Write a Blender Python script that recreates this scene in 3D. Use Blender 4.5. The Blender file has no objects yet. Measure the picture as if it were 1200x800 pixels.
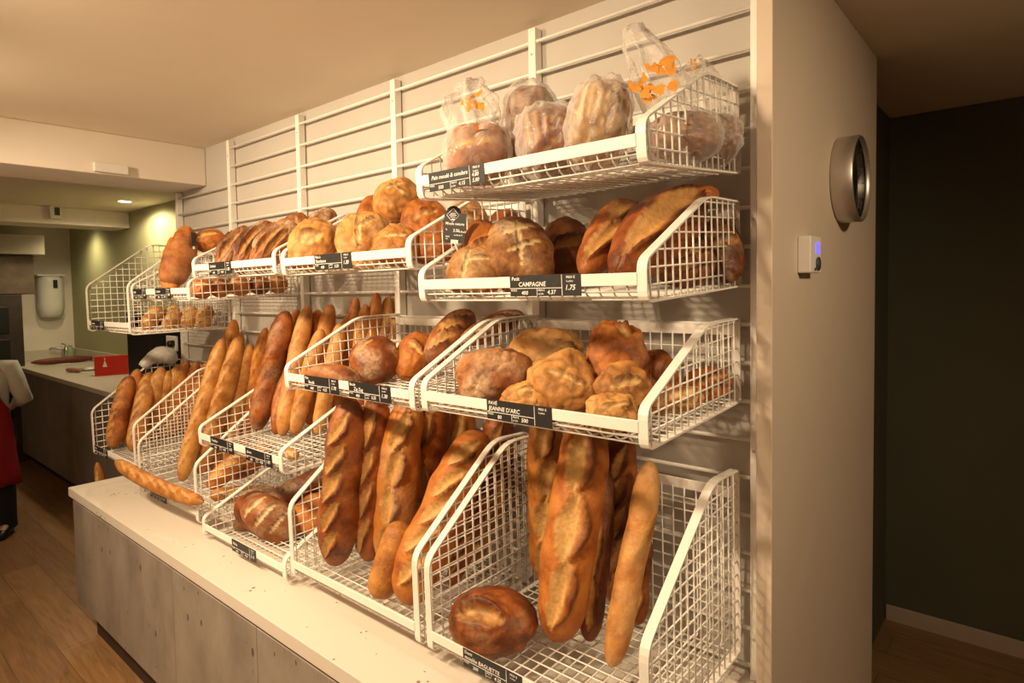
import bpy, bmesh, math, random
from mathutils import Vector, Matrix, noise
scene = bpy.context.scene
COL = scene.collection
PI = math.pi
random.seed(7)

# ------------------------------------------------------------------ camera frame (metres, z up, rack wall on y=0)
F = 728.911; PX, PY = -27.236, -29.422
YAW, PITCH, ROLL = .7268, -.0431, -.0181
CP = Vector((.507, -1.553, 1.6964))
_f = Vector((-math.sin(YAW) * math.cos(PITCH), math.cos(YAW) * math.cos(PITCH), math.sin(PITCH)))
_r = Vector((math.cos(YAW), math.sin(YAW), 0)); _u = _r.cross(_f)
RT = _r * math.cos(ROLL) + _u * math.sin(ROLL); UP = _u * math.cos(ROLL) - _r * math.sin(ROLL); FW = _f
def at(u, v, ax, val):
    """point where the sight line through photo pixel (u, v) meets the plane ax = val"""
    d = FW + RT * ((u - 600 - PX) / F) - UP * ((v - 400 - PY) / F)
    i = 'xyz'.index(ax)
    return CP + d * ((val - CP[i]) / d[i])
def mpp(p):
    return (p - CP).dot(FW) / F

# ------------------------------------------------------------------ object helpers
def tag(o, label, cat, group=None, kind=None):
    o['label'] = label; o['category'] = cat
    if group: o['group'] = group
    if kind: o['kind'] = kind
    return o
def empty(name, loc, label, cat, group=None, rot=(0, 0, 0)):
    o = bpy.data.objects.new(name, None); COL.objects.link(o)
    o.location = loc; o.rotation_euler = rot; o.empty_display_size = .05
    return tag(o, label, cat, group)
class MB:
    def __init__(s): s.v = []; s.f = []; s.sm = []
    def quad_grid(s, rows, closed_v=False, smooth=True):
        b = len(s.v); n = len(rows[0])
        for r in rows: s.v += [tuple(p) for p in r]
        for i in range(len(rows) - 1):
            for j in range(n if closed_v else n - 1):
                k = (j + 1) % n
                s.f.append((b + i * n + j, b + i * n + k, b + (i + 1) * n + k, b + (i + 1) * n + j)); s.sm.append(smooth)
        return b
    def box(s, x0, x1, y0, y1, z0, z1, M=None):
        b = len(s.v)
        P = [(x, y, z) for x in (x0, x1) for y in (y0, y1) for z in (z0, z1)]
        s.v += [tuple(M @ Vector(p)) if M else p for p in P]
        for q in ((0, 1, 3, 2), (4, 6, 7, 5), (0, 4, 5, 1), (2, 3, 7, 6), (0, 2, 6, 4), (1, 5, 7, 3)):
            s.f.append(tuple(b + i for i in q)); s.sm.append(False)
        return s
    def tube(s, pts, r, n=6, cap=True):
        pts = [Vector(p) for p in pts]; rings = []
        ref = None
        for i, p in enumerate(pts):
            t = (pts[min(i + 1, len(pts) - 1)] - pts[max(i - 1, 0)]).normalized()
            if ref is None:
                ref = t.orthogonal().normalized()
            ref = (ref - t * ref.dot(t)).normalized(); b2 = t.cross(ref)
            rr = r[i] if isinstance(r, (list, tuple)) else r
            rings.append([p + (ref * math.cos(2 * PI * k / n) + b2 * math.sin(2 * PI * k / n)) * rr for k in range(n)])
        b = s.quad_grid(rings, True)
        if cap:
            s.f.append(tuple(b + k for k in reversed(range(n)))); s.sm.append(False)
            e = b + (len(pts) - 1) * n
            s.f.append(tuple(e + k for k in range(n))); s.sm.append(False)
        return s
    def lathe(s, prof, n=32, M=None):
        rows = []
        for r, z in prof:
            row = [Vector((r * math.cos(2 * PI * k / n), r * math.sin(2 * PI * k / n), z)) for k in range(n)]
            rows.append([M @ p for p in row] if M else row)
        s.quad_grid(rows, True); return s
    def build(s, name, mat, parent=None, bevel=0, loc=None):
        me = bpy.data.meshes.new(name)
        me.from_pydata(s.v, [], s.f)
        me.polygons.foreach_set('use_smooth', s.sm); me.update()
        bm = bmesh.new(); bm.from_mesh(me); bmesh.ops.recalc_face_normals(bm, faces=bm.faces)
        if loc is not None: bmesh.ops.translate(bm, verts=bm.verts, vec=-Vector(loc))
        bm.to_mesh(me); bm.free()
        o = bpy.data.objects.new(name, me); COL.objects.link(o)
        me.materials.append(mat)
        if loc is not None: o.location = loc
        if parent: o.parent = parent
        if bevel:
            m = o.modifiers.new('bevel', 'BEVEL'); m.width = bevel; m.segments = 2; m.limit_method = 'ANGLE'
        return o
def struct(name, mb, mat, bevel=0):
    o = mb.build(name, mat, bevel=bevel); o['kind'] = 'structure'; return o
def clone(o, parent=None):
    c = o.copy(); COL.objects.link(c)
    if parent: c.parent = parent
    return c
def clone_tree(o, loc, label, group=None, rot=None):
    c = clone(o); c.location = loc; c['label'] = label
    if group: c['group'] = group
    if rot: c.rotation_euler = rot
    for ch in list(o.children):
        d = clone(ch, c)
        for g in list(ch.children): clone(g, d)
    return c

# ------------------------------------------------------------------ materials
def newmat(name):
    m = bpy.data.materials.new(name); m.use_nodes = True
    nt = m.node_tree; b = nt.nodes['Principled BSDF']
    return m, nt, b
def N(nt, t, **kw):
    n = nt.nodes.new(t)
    for k, v in kw.items():
        if k in n.inputs: n.inputs[k].default_value = v
        else: setattr(n, k, v)
    return n
def plain(name, col, rough=.5, metal=0, noise_amt=.06, scale=12, spec=.4, bump=0, coat=0):
    m, nt, b = newmat(name); L = nt.links.new
    tc = N(nt, 'ShaderNodeTexCoord'); nz = N(nt, 'ShaderNodeTexNoise'); nz.inputs['Scale'].default_value = scale; nz.inputs['Detail'].default_value = 4
    L(tc.outputs['Object'], nz.inputs['Vector'])
    rp = N(nt, 'ShaderNodeValToRGB')
    rp.color_ramp.elements[0].position = .3; rp.color_ramp.elements[1].position = .7
    rp.color_ramp.elements[0].color = tuple(c * (1 - noise_amt) for c in col) + (1,)
    rp.color_ramp.elements[1].color = tuple(min(1, c * (1 + noise_amt)) for c in col) + (1,)
    L(nz.outputs['Fac'], rp.inputs['Fac']); L(rp.outputs['Color'], b.inputs['Base Color'])
    b.inputs['Roughness'].default_value = rough; b.inputs['Metallic'].default_value = metal
    b.inputs['Specular IOR Level'].default_value = spec
    if bump:
        bp = N(nt, 'ShaderNodeBump'); bp.inputs['Strength'].default_value = bump; bp.inputs['Distance'].default_value = .003
        L(nz.outputs['Fac'], bp.inputs['Height']); L(bp.outputs['Normal'], b.inputs['Normal'])
    return m
def glow(name, col, s):
    m, nt, b = newmat(name)
    b.inputs['Base Color'].default_value = col + (1,); b.inputs['Emission Color'].default_value = col + (1,); b.inputs['Emission Strength'].default_value = s
    return m
M = {}
M['wall'] = plain('cream wall paint', (.80, .735, .65), .75, scale=2.5, noise_amt=.03)
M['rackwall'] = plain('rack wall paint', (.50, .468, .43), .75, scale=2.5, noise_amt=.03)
M['ceiling'] = plain('ceiling paint', (.78, .685, .56), .85, scale=1.5, noise_amt=.04)
M['pillar'] = plain('greige board', (.60, .50, .40), .6, scale=2, noise_amt=.03)
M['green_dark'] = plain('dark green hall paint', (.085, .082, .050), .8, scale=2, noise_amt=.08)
M['green'] = plain('sage green paint', (.44, .44, .25), .7, scale=2, noise_amt=.04)
M['white_metal'] = plain('cream white powder coat', (.86, .83, .78), .38, scale=30, noise_amt=.02, spec=.5)
M['baseboard'] = plain('baseboard paint', (.42, .33, .26), .5, noise_amt=.03)
M['black_board'] = plain('chalkboard black', (.022, .021, .021), .45, noise_amt=.2, scale=60)
M['chalk'] = plain('chalk white ink', (.85, .84, .82), .6, noise_amt=.02)
M['plastic_white'] = plain('white plastic', (.75, .73, .69), .35, noise_amt=.02)
M['steel'] = plain('brushed steel', (.55, .54, .52), .32, metal=1, noise_amt=.05, scale=40)
M['alu'] = plain('satin aluminium rim', (.58, .54, .50), .38, metal=.9, noise_amt=.04, scale=40)
M['black'] = plain('black plastic', (.012, .012, .012), .35, noise_amt=.1)
M['dark_grey'] = plain('dark grey plastic', (.06, .06, .065), .4, noise_amt=.1)
M['blue_grey'] = plain('blue grey panel', (.14, .19, .25), .35, noise_amt=.05)
M['red'] = plain('red lacquer', (.55, .025, .012), .4, noise_amt=.05)
M['red_cloth'] = plain('red apron cloth', (.26, .006, .010), .8, noise_amt=.12, scale=18, bump=.3)
M['white_cloth'] = plain('white cotton', (.62, .62, .58), .85, noise_amt=.06, scale=18, bump=.4)
M['navy_cloth'] = plain('dark trousers cloth', (.012, .014, .022), .85, noise_amt=.15, scale=20, bump=.3)
M['skin'] = plain('skin', (.55, .33, .23), .5, noise_amt=.05, scale=25)
M['hair'] = plain('brown hair', (.045, .022, .012), .5, noise_amt=.3, scale=60, bump=.6)
M['eye'] = plain('eye white', (.7, .68, .65), .3, noise_amt=.01)
M['lips'] = plain('lips', (.42, .13, .10), .5, noise_amt=.04)
M['plinth'] = plain('dark plinth', (.05, .03, .02), .7, noise_amt=.1)
M['service_panel'] = plain('dark grey laminate', (.24, .21, .20), .5, noise_amt=.14, scale=5)
M['service_top'] = plain('pale service worktop', (.62, .56, .48), .4, noise_amt=.04, scale=20)
M['sausage'] = plain('red brown wood', (.16, .035, .018), .5, noise_amt=.3, scale=25)
M['pink'] = plain('pinkish bread cut', (.42, .20, .13), .6, noise_amt=.15, scale=40)
M['dark_wood'] = plain('brown wood cabinet', (.12, .085, .06), .6, noise_amt=.25, scale=9)
M['oven'] = plain('dark oven enamel', (.035, .024, .018), .5, noise_amt=.3, scale=8)
M['hood'] = plain('pale hood paint', (.46, .41, .35), .7, noise_amt=.04)
M['glass_black'] = plain('black dial', (.008, .009, .008), .15, noise_amt=.05)
M['blue_led'] = glow('blue display glow', (.10, .08, 1.0), 2.2)
M['lamp'] = glow('lamp diffuser', (1, .88, .66), 9)

def concrete():
    m, nt, b = newmat('grey concrete panel'); L = nt.links.new
    tc = N(nt, 'ShaderNodeTexCoord')
    n1 = N(nt, 'ShaderNodeTexNoise'); n1.inputs['Scale'].default_value = 5; n1.inputs['Detail'].default_value = 8; n1.inputs['Roughness'].default_value = .65
    mp = N(nt, 'ShaderNodeMapping'); mp.inputs['Scale'].default_value = (1, 1, .55)
    L(tc.outputs['Object'], mp.inputs['Vector']); L(mp.outputs['Vector'], n1.inputs['Vector'])
    rp = N(nt, 'ShaderNodeValToRGB'); e = rp.color_ramp.elements
    e[0].position = .28; e[0].color = (.20, .165, .14, 1); e[1].position = .72; e[1].color = (.36, .31, .27, 1)
    L(n1.outputs['Fac'], rp.inputs['Fac'])
    vo = N(nt, 'ShaderNodeTexVoronoi'); vo.inputs['Scale'].default_value = 26; L(mp.outputs['Vector'], vo.inputs['Vector'])
    n2 = N(nt, 'ShaderNodeTexNoise'); n2.inputs['Scale'].default_value = 7; L(tc.outputs['Object'], n2.inputs['Vector'])
    th = N(nt, 'ShaderNodeMapRange'); th.inputs[1].default_value = .45; th.inputs[2].default_value = .72; th.inputs[3].default_value = 0; th.inputs[4].default_value = .26
    L(n2.outputs['Fac'], th.inputs[0])
    lt = N(nt, 'ShaderNodeMath', operation='LESS_THAN'); L(vo.outputs['Distance'], lt.inputs[0]); L(th.outputs[0], lt.inputs[1])
    mx = N(nt, 'ShaderNodeMix', data_type='RGBA'); mx.inputs[7].default_value = (.10, .085, .075, 1)
    L(lt.outputs[0], mx.inputs[0]); L(rp.outputs['Color'], mx.inputs[6]); L(mx.outputs[2], b.inputs['Base Color'])
    b.inputs['Roughness'].default_value = .6
    return m
M['concrete'] = concrete()
def stone_top():
    m, nt, b = newmat('cream speckled worktop'); L = nt.links.new
    tc = N(nt, 'ShaderNodeTexCoord')
    vo = N(nt, 'ShaderNodeTexVoronoi'); vo.inputs['Scale'].default_value = 34; L(tc.outputs['Object'], vo.inputs['Vector'])
    n2 = N(nt, 'ShaderNodeTexNoise'); n2.inputs['Scale'].default_value = 8; L(tc.outputs['Object'], n2.inputs['Vector'])
    th = N(nt, 'ShaderNodeMapRange'); th.inputs[1].default_value = .48; th.inputs[2].default_value = .72; th.inputs[3].default_value = 0; th.inputs[4].default_value = .22
    L(n2.outputs['Fac'], th.inputs[0])
    lt = N(nt, 'ShaderNodeMath', operation='LESS_THAN'); L(vo.outputs['Distance'], lt.inputs[0]); L(th.outputs[0], lt.inputs[1])
    mx = N(nt, 'ShaderNodeMix', data_type='RGBA'); mx.inputs[6].default_value = (.72, .665, .59, 1); mx.inputs[7].default_value = (.22, .13, .07, 1)
    L(lt.outputs[0], mx.inputs[0]); L(mx.outputs[2], b.inputs['Base Color'])
    b.inputs['Roughness'].default_value = .42
    return m
M['stone_top'] = stone_top()
def planks():
    m, nt, b = newmat('oak plank floor'); L = nt.links.new
    tc = N(nt, 'ShaderNodeTexCoord')
    br = N(nt, 'ShaderNodeTexBrick'); br.offset = .4
    for k, v in (('Scale', 1.0), ('Mortar Size', .0018), ('Brick Width', 1.25), ('Row Height', .19), ('Bias', 0)): br.inputs[k].default_value = v
    br.inputs['Color1'].default_value = (.36, .205, .095, 1); br.inputs['Color2'].default_value = (.27, .15, .066, 1); br.inputs['Mortar'].default_value = (.17, .085, .035, 1)
    L(tc.outputs['Object'], br.inputs['Vector'])
    mp = N(nt, 'ShaderNodeMapping'); mp.inputs['Scale'].default_value = (2.2, 22, 1); L(tc.outputs['Object'], mp.inputs['Vector'])
    nz = N(nt, 'ShaderNodeTexNoise'); nz.inputs['Scale'].default_value = 1.6; nz.inputs['Detail'].default_value = 6; nz.inputs['Distortion'].default_value = 1.2
    L(mp.outputs['Vector'], nz.inputs['Vector'])
    rp = N(nt, 'ShaderNodeValToRGB'); e = rp.color_ramp.elements; e[0].position = .3; e[0].color = (.62, .58, .52, 1); e[1].position = .7; e[1].color = (1.1, 1.08, 1.05, 1)
    L(nz.outputs['Fac'], rp.inputs['Fac'])
    mx = N(nt, 'ShaderNodeMix', data_type='RGBA', blend_type='MULTIPLY'); mx.inputs[0].default_value = .8
    L(br.outputs['Color'], mx.inputs[6]); L(rp.outputs['Color'], mx.inputs[7]); L(mx.outputs[2], b.inputs['Base Color'])
    b.inputs['Roughness'].default_value = .42
    return m
M['planks'] = planks()

def crust(name, dark, mid, light, crumb, rough=.55, grain=16, flour_col=(.82, .66, .43)):
    """baked crust: colour from noise; point attribute 'crust' r = torn crumb, g = burnt ridge, b = flour"""
    m, nt, b = newmat(name); L = nt.links.new
    tc = N(nt, 'ShaderNodeTexCoord'); oi = N(nt, 'ShaderNodeObjectInfo')
    ad = N(nt, 'ShaderNodeVectorMath', operation='ADD'); L(tc.outputs['Object'], ad.inputs[0]); L(oi.outputs['Random'], ad.inputs[1])
    nz = N(nt, 'ShaderNodeTexNoise'); nz.inputs['Scale'].default_value = grain; nz.inputs['Detail'].default_value = 6; nz.inputs['Roughness'].default_value = .6
    L(ad.outputs[0], nz.inputs['Vector'])
    rp = N(nt, 'ShaderNodeValToRGB'); e = rp.color_ramp.elements
    e[0].position = .30; e[0].color = dark + (1,); e[1].position = .68; e[1].color = light + (1,)
    k = e.new(.48); k.color = mid + (1,)
    at_ = N(nt, 'ShaderNodeAttribute'); at_.attribute_name = 'crust'
    sp = N(nt, 'ShaderNodeSeparateColor'); L(at_.outputs['Color'], sp.inputs[0])
    sh = N(nt, 'ShaderNodeMath', operation='MULTIPLY_ADD'); sh.inputs[1].default_value = .28; sh.inputs[2].default_value = -.14
    L(oi.outputs['Random'], sh.inputs[0])
    s2 = N(nt, 'ShaderNodeMath', operation='ADD'); L(nz.outputs['Fac'], s2.inputs[0]); L(sh.outputs[0], s2.inputs[1]); L(s2.outputs[0], rp.inputs['Fac'])
    fine = N(nt, 'ShaderNodeTexNoise'); fine.inputs['Scale'].default_value = 95; fine.inputs['Detail'].default_value = 4; L(ad.outputs[0], fine.inputs['Vector'])
    # crumb
    cr = N(nt, 'ShaderNodeValToRGB'); ce = cr.color_ramp.elements
    ce[0].position = .3; ce[0].color = tuple(c * .72 for c in crumb) + (1,); ce[1].position = .65; ce[1].color = crumb + (1,)
    L(fine.outputs['Fac'], cr.inputs['Fac'])
    m1 = N(nt, 'ShaderNodeMix', data_type='RGBA'); L(sp.outputs[0], m1.inputs[0]); L(rp.outputs['Color'], m1.inputs[6]); L(cr.outputs['Color'], m1.inputs[7])
    m2 = N(nt, 'ShaderNodeMix', data_type='RGBA'); m2.inputs[7].default_value = tuple(c * .45 for c in dark) + (1,)
    L(sp.outputs[1], m2.inputs[0]); L(m1.outputs[2], m2.inputs[6])
    # flour shows in grainy patches
    fm = N(nt, 'ShaderNodeMath', operation='MULTIPLY'); fr = N(nt, 'ShaderNodeMapRange')
    fr.inputs[1].default_value = .22; fr.inputs[2].default_value = .80; L(fine.outputs['Fac'], fr.inputs[0])
    L(fr.outputs[0], fm.inputs[0]); L(sp.outputs[2], fm.inputs[1])
    m3 = N(nt, 'ShaderNodeMix', data_type='RGBA'); m3.inputs[7].default_value = flour_col + (1,)
    L(fm.outputs[0], m3.inputs[0]); L(m2.outputs[2], m3.inputs[6]); L(m3.outputs[2], b.inputs['Base Color'])
    bp = N(nt, 'ShaderNodeBump'); bp.inputs['Strength'].default_value = .55; bp.inputs['Distance'].default_value = .004
    bs = N(nt, 'ShaderNodeMath', operation='ADD'); L(fine.outputs['Fac'], bs.inputs[0]); L(nz.outputs['Fac'], bs.inputs[1])
    L(bs.outputs[0], bp.inputs['Height']); L(bp.outputs['Normal'], b.inputs['Normal'])
    b.inputs['Roughness'].default_value = rough; b.inputs['Specular IOR Level'].default_value = .35
    return m
C = {
 'gold': crust('golden baguette crust', (.28, .10, .022), (.48, .205, .048), (.63, .325, .098), (.78, .54, .25)),
 'amber': crust('amber crust', (.22, .055, .010), (.42, .135, .024), (.55, .215, .042), (.70, .41, .14)),
 'brown': crust('brown crust', (.12, .030, .008), (.27, .075, .016), (.44, .145, .032), (.60, .32, .105), .48),
 'dark': crust('dark baked crust', (.05, .016, .007), (.13, .04, .012), (.24, .08, .02), (.46, .23, .08), .45),
 'rustic': crust('floury rustic crust', (.10, .034, .011), (.27, .115, .034), (.50, .28, .095), (.72, .54, .28), .7, 22),
 'floury': crust('flour dusted brown crust', (.13, .036, .011), (.27, .088, .024), (.42, .17, .055), (.80, .60, .35), .68, 18),
 'pale': crust('pale gold crust', (.26, .105, .026), (.45, .20, .052), (.60, .32, .10), (.70, .45, .19), .6),
}

# ------------------------------------------------------------------ bread shapes
def fbm(p, s):
    return noise.noise(p * s) + .5 * noise.noise(p * (s * 2.1) + Vector((7, 3, 1)))
def finish_bread(name, verts, faces, attr, mat, origin):
    me = bpy.data.meshes.new(name)
    me.from_pydata([tuple(v - origin) for v in verts], [], faces)
    me.polygons.foreach_set('use_smooth', [True] * len(faces))
    a = me.attributes.new('crust', 'FLOAT_COLOR', 'POINT')
    flat = []
    for c in attr: flat += [c[0], c[1], c[2], 1]
    a.data.foreach_set('color', flat); me.update()
    bm = bmesh.new(); bm.from_mesh(me); bmesh.ops.recalc_face_normals(bm, faces=bm.faces); bm.to_mesh(me); bm.free()
    o = bpy.data.objects.new(name, me); COL.objects.link(o); o.location = origin
    me.materials.append(mat)
    return o
def slash_eval(a, b, slashes):
    """a, b metric surface coordinates; returns crumb, burn, height"""
    cr = bn = h = 0
    for (a0, b0, a1, b1, w, dep) in slashes:
        dx, dy = a1 - a0, b1 - b0; L = math.hypot(dx, dy)
        k = ((a - a0) * dx + (b - b0) * dy) / (L * L)
        if k < -.02 or k > 1.02: continue
        k = min(max(k, 0), 1)
        e = ((b - b0) * dx - (a - a0) * dy) / L
        e += w * (.30 * noise.noise(Vector((a / w * .35, a0 * 9, 3))) + .08 * noise.noise(Vector((a / w * 1.3, b / w, a0 * 5))))
        wl = w * max(.02, math.sin(PI * k)) ** .7 * (1 + .3 * noise.noise(Vector((k * 3, a0 * 11, b0 * 7))))
        t = e / wl
        if abs(t) < 1:
            q = 1 - t * t
            cr = max(cr, min(1, max(0, 1 - ((t + .22) / .95) ** 2) * 2.0)); h -= dep * q * .75
        g = math.exp(-((t - 1.05) / .32) ** 2) * math.sin(PI * k) ** .4
        bn = max(bn, g); h += dep * g * 1.35
        g2 = math.exp(-((t + 1.1) / .3) ** 2) * math.sin(PI * k) ** .4
        h += dep * g2 * .35
    return cr, bn, h
def rod(name, p0, p1, R, mat, front=Vector((.42, -.84, .34)), bow=0.0, bowdir=None, slashes='diag', ns=5, taper=2.6, flat=.8, seed=0, flour=0, lump=.10, n=46, mth=30, sw=.33, sd=.20, fat=0.0, tip=0, cs=1.0):
    """long loaf from p0 to p1; slashes lie round the side called front"""
    rnd = random.Random(seed * 91 + 5)
    p0 = Vector(p0); p1 = Vector(p1); ax = (p1 - p0); L = ax.length; t = ax.normalized()
    fr = (front - t * front.dot(t)).normalized(); sd_ = t.cross(fr)
    bd = bowdir if bowdir is not None else sd_
    origin = (p0 + p1) / 2
    S = []
    if slashes == 'diag':
        m = ns; st = L * .82 / m
        for i in range(m):
            c = L * .09 + st * (i + .5) + rnd.uniform(-.08, .08) * st
            S.append((c - st * .62, -R * (.35 + rnd.uniform(0, .2)), c + st * .62, R * (.35 + rnd.uniform(0, .2)), R * sw, R * sd))
    elif slashes == 'long':
        m = ns; st = L * .86 / m
        for i in range(m):
            c = L * .07 + st * (i + .5)
            S.append((c - st * .55, R * rnd.uniform(-.5, .1), c + st * .55, R * rnd.uniform(-.1, .5), R * sw * 1.3, R * sd))
    elif slashes == 'cross':
        m = ns; st = L * .8 / m
        for i in range(m):
            c = L * .1 + st * (i + .5)
            S.append((c - R * .25, -R * .95, c + R * .25, R * .95, R * sw, R * sd))
    off = Vector((seed * 3.7, seed * 1.3, seed * .7))
    V = []; A = []; Fc = []
    for i in range(n + 1):
        s = i / n
        s = .5 - .5 * math.cos(PI * s) if True else s
        s = .35 * (i / n) + .65 * s
        q = abs(2 * s - 1)
        pr = max(0, 1 - q ** taper) ** .5
        if tip: pr *= (1 - tip * (q ** 2))
        w = 1 + fat * math.cos(2 * PI * (s - .5)) + .07 * noise.noise(Vector((s * 3, seed * 2.3, 1)))
        c = p0 + ax * s + bd * (bow * L * 4 * s * (1 - s)) + sd_ * (R * .18 * noise.noise(Vector((s * 2.2, 5, seed))))
        for j in range(mth):
            th = 2 * PI * j / mth          # 0 = front
            th2 = (th + PI) % (2 * PI) - PI
            cx, cy = math.cos(th), math.sin(th)
            rr = R * pr * w
            d = fr * (cx * (1 if cx > 0 else flat)) + sd_ * cy
            P = c + d * rr
            nz = fbm((P - origin) + off, 1.0 / (R * 1.3))
            cr, bn, h = slash_eval(s * L, th2 * R, S) if abs(th2) < 1.9 else (0, 0, 0)
            cr *= cs; bn = max(bn * min(1, cs * 1.2), .42 * max(0, (q - .80) / .20) * (.6 + .5 * noise.noise((P - origin) * (1.4 / R) + off)))
            P = P + d * (R * lump * nz * pr + h * pr)
            V.append(P)
            fl = 0
            if flour: fl = max(0, min(1, flour * 1.5 * (.15 + 1.1 * noise.noise((P - origin) * (.6 / R) + off * 2)) * (.4 + .6 * max(0, cx)))) * (1 - cr)
            A.append((cr * min(1, pr * 1.4), bn, fl))
    for i in range(n):
        for j in range(mth):
            k = (j + 1) % mth
            Fc.append((i * mth + j, i * mth + k, (i + 1) * mth + k, (i + 1) * mth + j))
    Fc.append(tuple(range(mth))); Fc.append(tuple(n * mth + k for k in reversed(range(mth))))
    return finish_bread(name, V, Fc, A, C[mat], origin)
_ico = {}
def ico(sub):
    if sub not in _ico:
        bm = bmesh.new(); bmesh.ops.create_icosphere(bm, subdivisions=sub, radius=1)
        bm.verts.ensure_lookup_table()
        _ico[sub] = ([v.co.copy() for v in bm.verts], [tuple(v.index for v in f.verts) for f in bm.faces]); bm.free()
    return _ico[sub]
def blob(name, c, e1, e2, e3, a, b, d, mat, slashes=(), seed=0, flour=0, lump=.10, p=2.2, sub=5, burn_top=0, crease=.0):
    """rounded loaf: semi axes a, b, d along e1, e2, e3; e3 faces out and carries the slashes (unit coordinates)"""
    vs, fs = ico(sub); V = []; A = []
    off = Vector((seed * 2.7, seed * 1.9, seed * 3.3)); R = (a + b) / 2
    S = [(x0 * a, y0 * b, x1 * a, y1 * b, w * R, dp * R) for (x0, y0, x1, y1, w, dp) in slashes]
    for v in vs:
        x, y, z = v
        m = (abs(x) ** p + abs(y) ** p + abs(z) ** p) ** (-1 / p)
        x, y, z = x * m, y * m, z * m
        zz = z if z > 0 else z * .8
        nz = fbm(v + off, 1.35) * lump + .3 * lump * noise.noise(v * 6 + off)
        cr = bn = h = 0
        if z > -.1 and S:
            cr, bn, h = slash_eval(x * a, y * b, S); f = min(1, max(0, (z + .1) * 4)); cr *= f; bn *= f; h *= f
        if crease:
            cz = 1 - abs(noise.noise(v * 1.9 + off * 1.7 + noise.noise_vector(v * 2.5) * .35)) * 5
            if cz > 0: h -= crease * R * cz * .5; bn = max(bn, cz * .55)
            else: h += crease * R * .12
        P = c + (e1 * (x * a) + e2 * (y * b) + e3 * (zz * d)) * (1 + nz) + (e1 * x + e2 * y + e3 * z) * h
        V.append(P)
        fl = max(0, min(1, flour * 1.5 * (.12 + 1.3 * noise.noise(v * 1.3 + off * 2)))) * (1 - .7 * cr) if flour else 0
        A.append((cr, max(bn, burn_top * max(0, noise.noise(v * 2.2 + off) + .1)), fl))
    return finish_bread(name, V, fs, A, C[mat], c)

# ------------------------------------------------------------------ the setting
ZC = 2.4966
W = .65
XL, XR, YF = -7.95, 3.6, -4.0
struct('floor', MB().box(XL - .1, XR + .1, YF - .1, 2.2, -.1, 0), M['planks'])
struct('ceiling', MB().box(XL - .1, XR + .1, YF - .1, 2.2, ZC, ZC + .1), M['ceiling'])
struct('wall_back', MB().box(-3.27, .02, 0, 1.06, 0, ZC), M['rackwall'])                 # solid core the rack hangs on
struct('wall_pillar', MB().box(.0215, .0564, -.09, 1.06, 0, ZC), M['pillar'], bevel=.002)   # board with the clock
struct('wall_service', MB().box(XL, -3.271, .65, .75, 0, ZC), M['green'])
struct('wall_left', MB().box(XL - .1, XL, YF, .65, 0, ZC), M['wall'])
struct('wall_front', MB().box(XL, XR, YF - .1, YF, 0, ZC), M['wall'])
struct('wall_right', MB().box(XR, XR + .1, YF, 2.06, 0, ZC), M['wall'])
struct('wall_hall', MB().box(-.06, XR, 2.06, 2.16, 0, ZC), M['green_dark'])
struct('wall_passage', MB().box(-.16, -.06, 1.061, 2.06, 0, ZC), M['green_dark'])
struct('baseboard_hall', MB().box(-.055, XR, 2.046, 2.06, 0, .078), M['baseboard'], bevel=.003)
struct('trim_1', MB().box(-3.3, -2.93, YF, -.001, 2.293, ZC - .0005), M['wall'], bevel=.004)   # ceiling beam
struct('trim_2', MB().box(-6.4, -6.03, YF, .649, 2.345, ZC - .0005), M['wall'], bevel=.004)    # soffit further back

# ------------------------------------------------------------------ rack on the wall
rack = empty('bread_rack', (-1.62, -.03, .735), 'white wall-mounted bread rack of upright posts and horizontal rails behind the baskets', 'rack')
def kid(mb, name, mat, root, bevel=0):
    o = mb.build(name, mat, bevel=bevel); o.parent = root; o.matrix_parent_inverse = Matrix.Translation(-root.location) if root.rotation_euler.x == 0 and root.rotation_euler.z == 0 else root.matrix_basis.inverted()
    return o
for k in range(6):
    ztop = 2.478 if k < 5 else 2.285
    mb = MB().box(-k * W - .0135, -k * W + .0135, -.036, -.004, .738, ztop)
    if k == 0: mb = MB().box(-.0085, .0205, -.042, -.004, .738, 2.478)
    po = kid(mb, 'post', M['white_metal'], rack, bevel=.002)
    for z in (2.40, 1.85, 1.30, .84):
        if z < ztop:
            b = MB().tube([(-k * W, -.0375 - (.006 if k == 0 else 0), z), (-k * W, -.034 - (.006 if k == 0 else 0), z)], .004, 8)
            sc = b.build('screw', M['steel']); sc.parent = po; sc.matrix_parent_inverse = Matrix.Translation(-rack.location).inverted() @ Matrix.Translation(-rack.location)
            sc.matrix_parent_inverse = Matrix()
for k in range(19):
    z = 2.4374 - .0929 * k
    x0 = -3.235 if k >= 2 else -2.615
    kid(MB().tube([(x0, -.028, z), (-.005, -.028, z)], .0052, 8), 'rail', M['white_metal'], rack)

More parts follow.
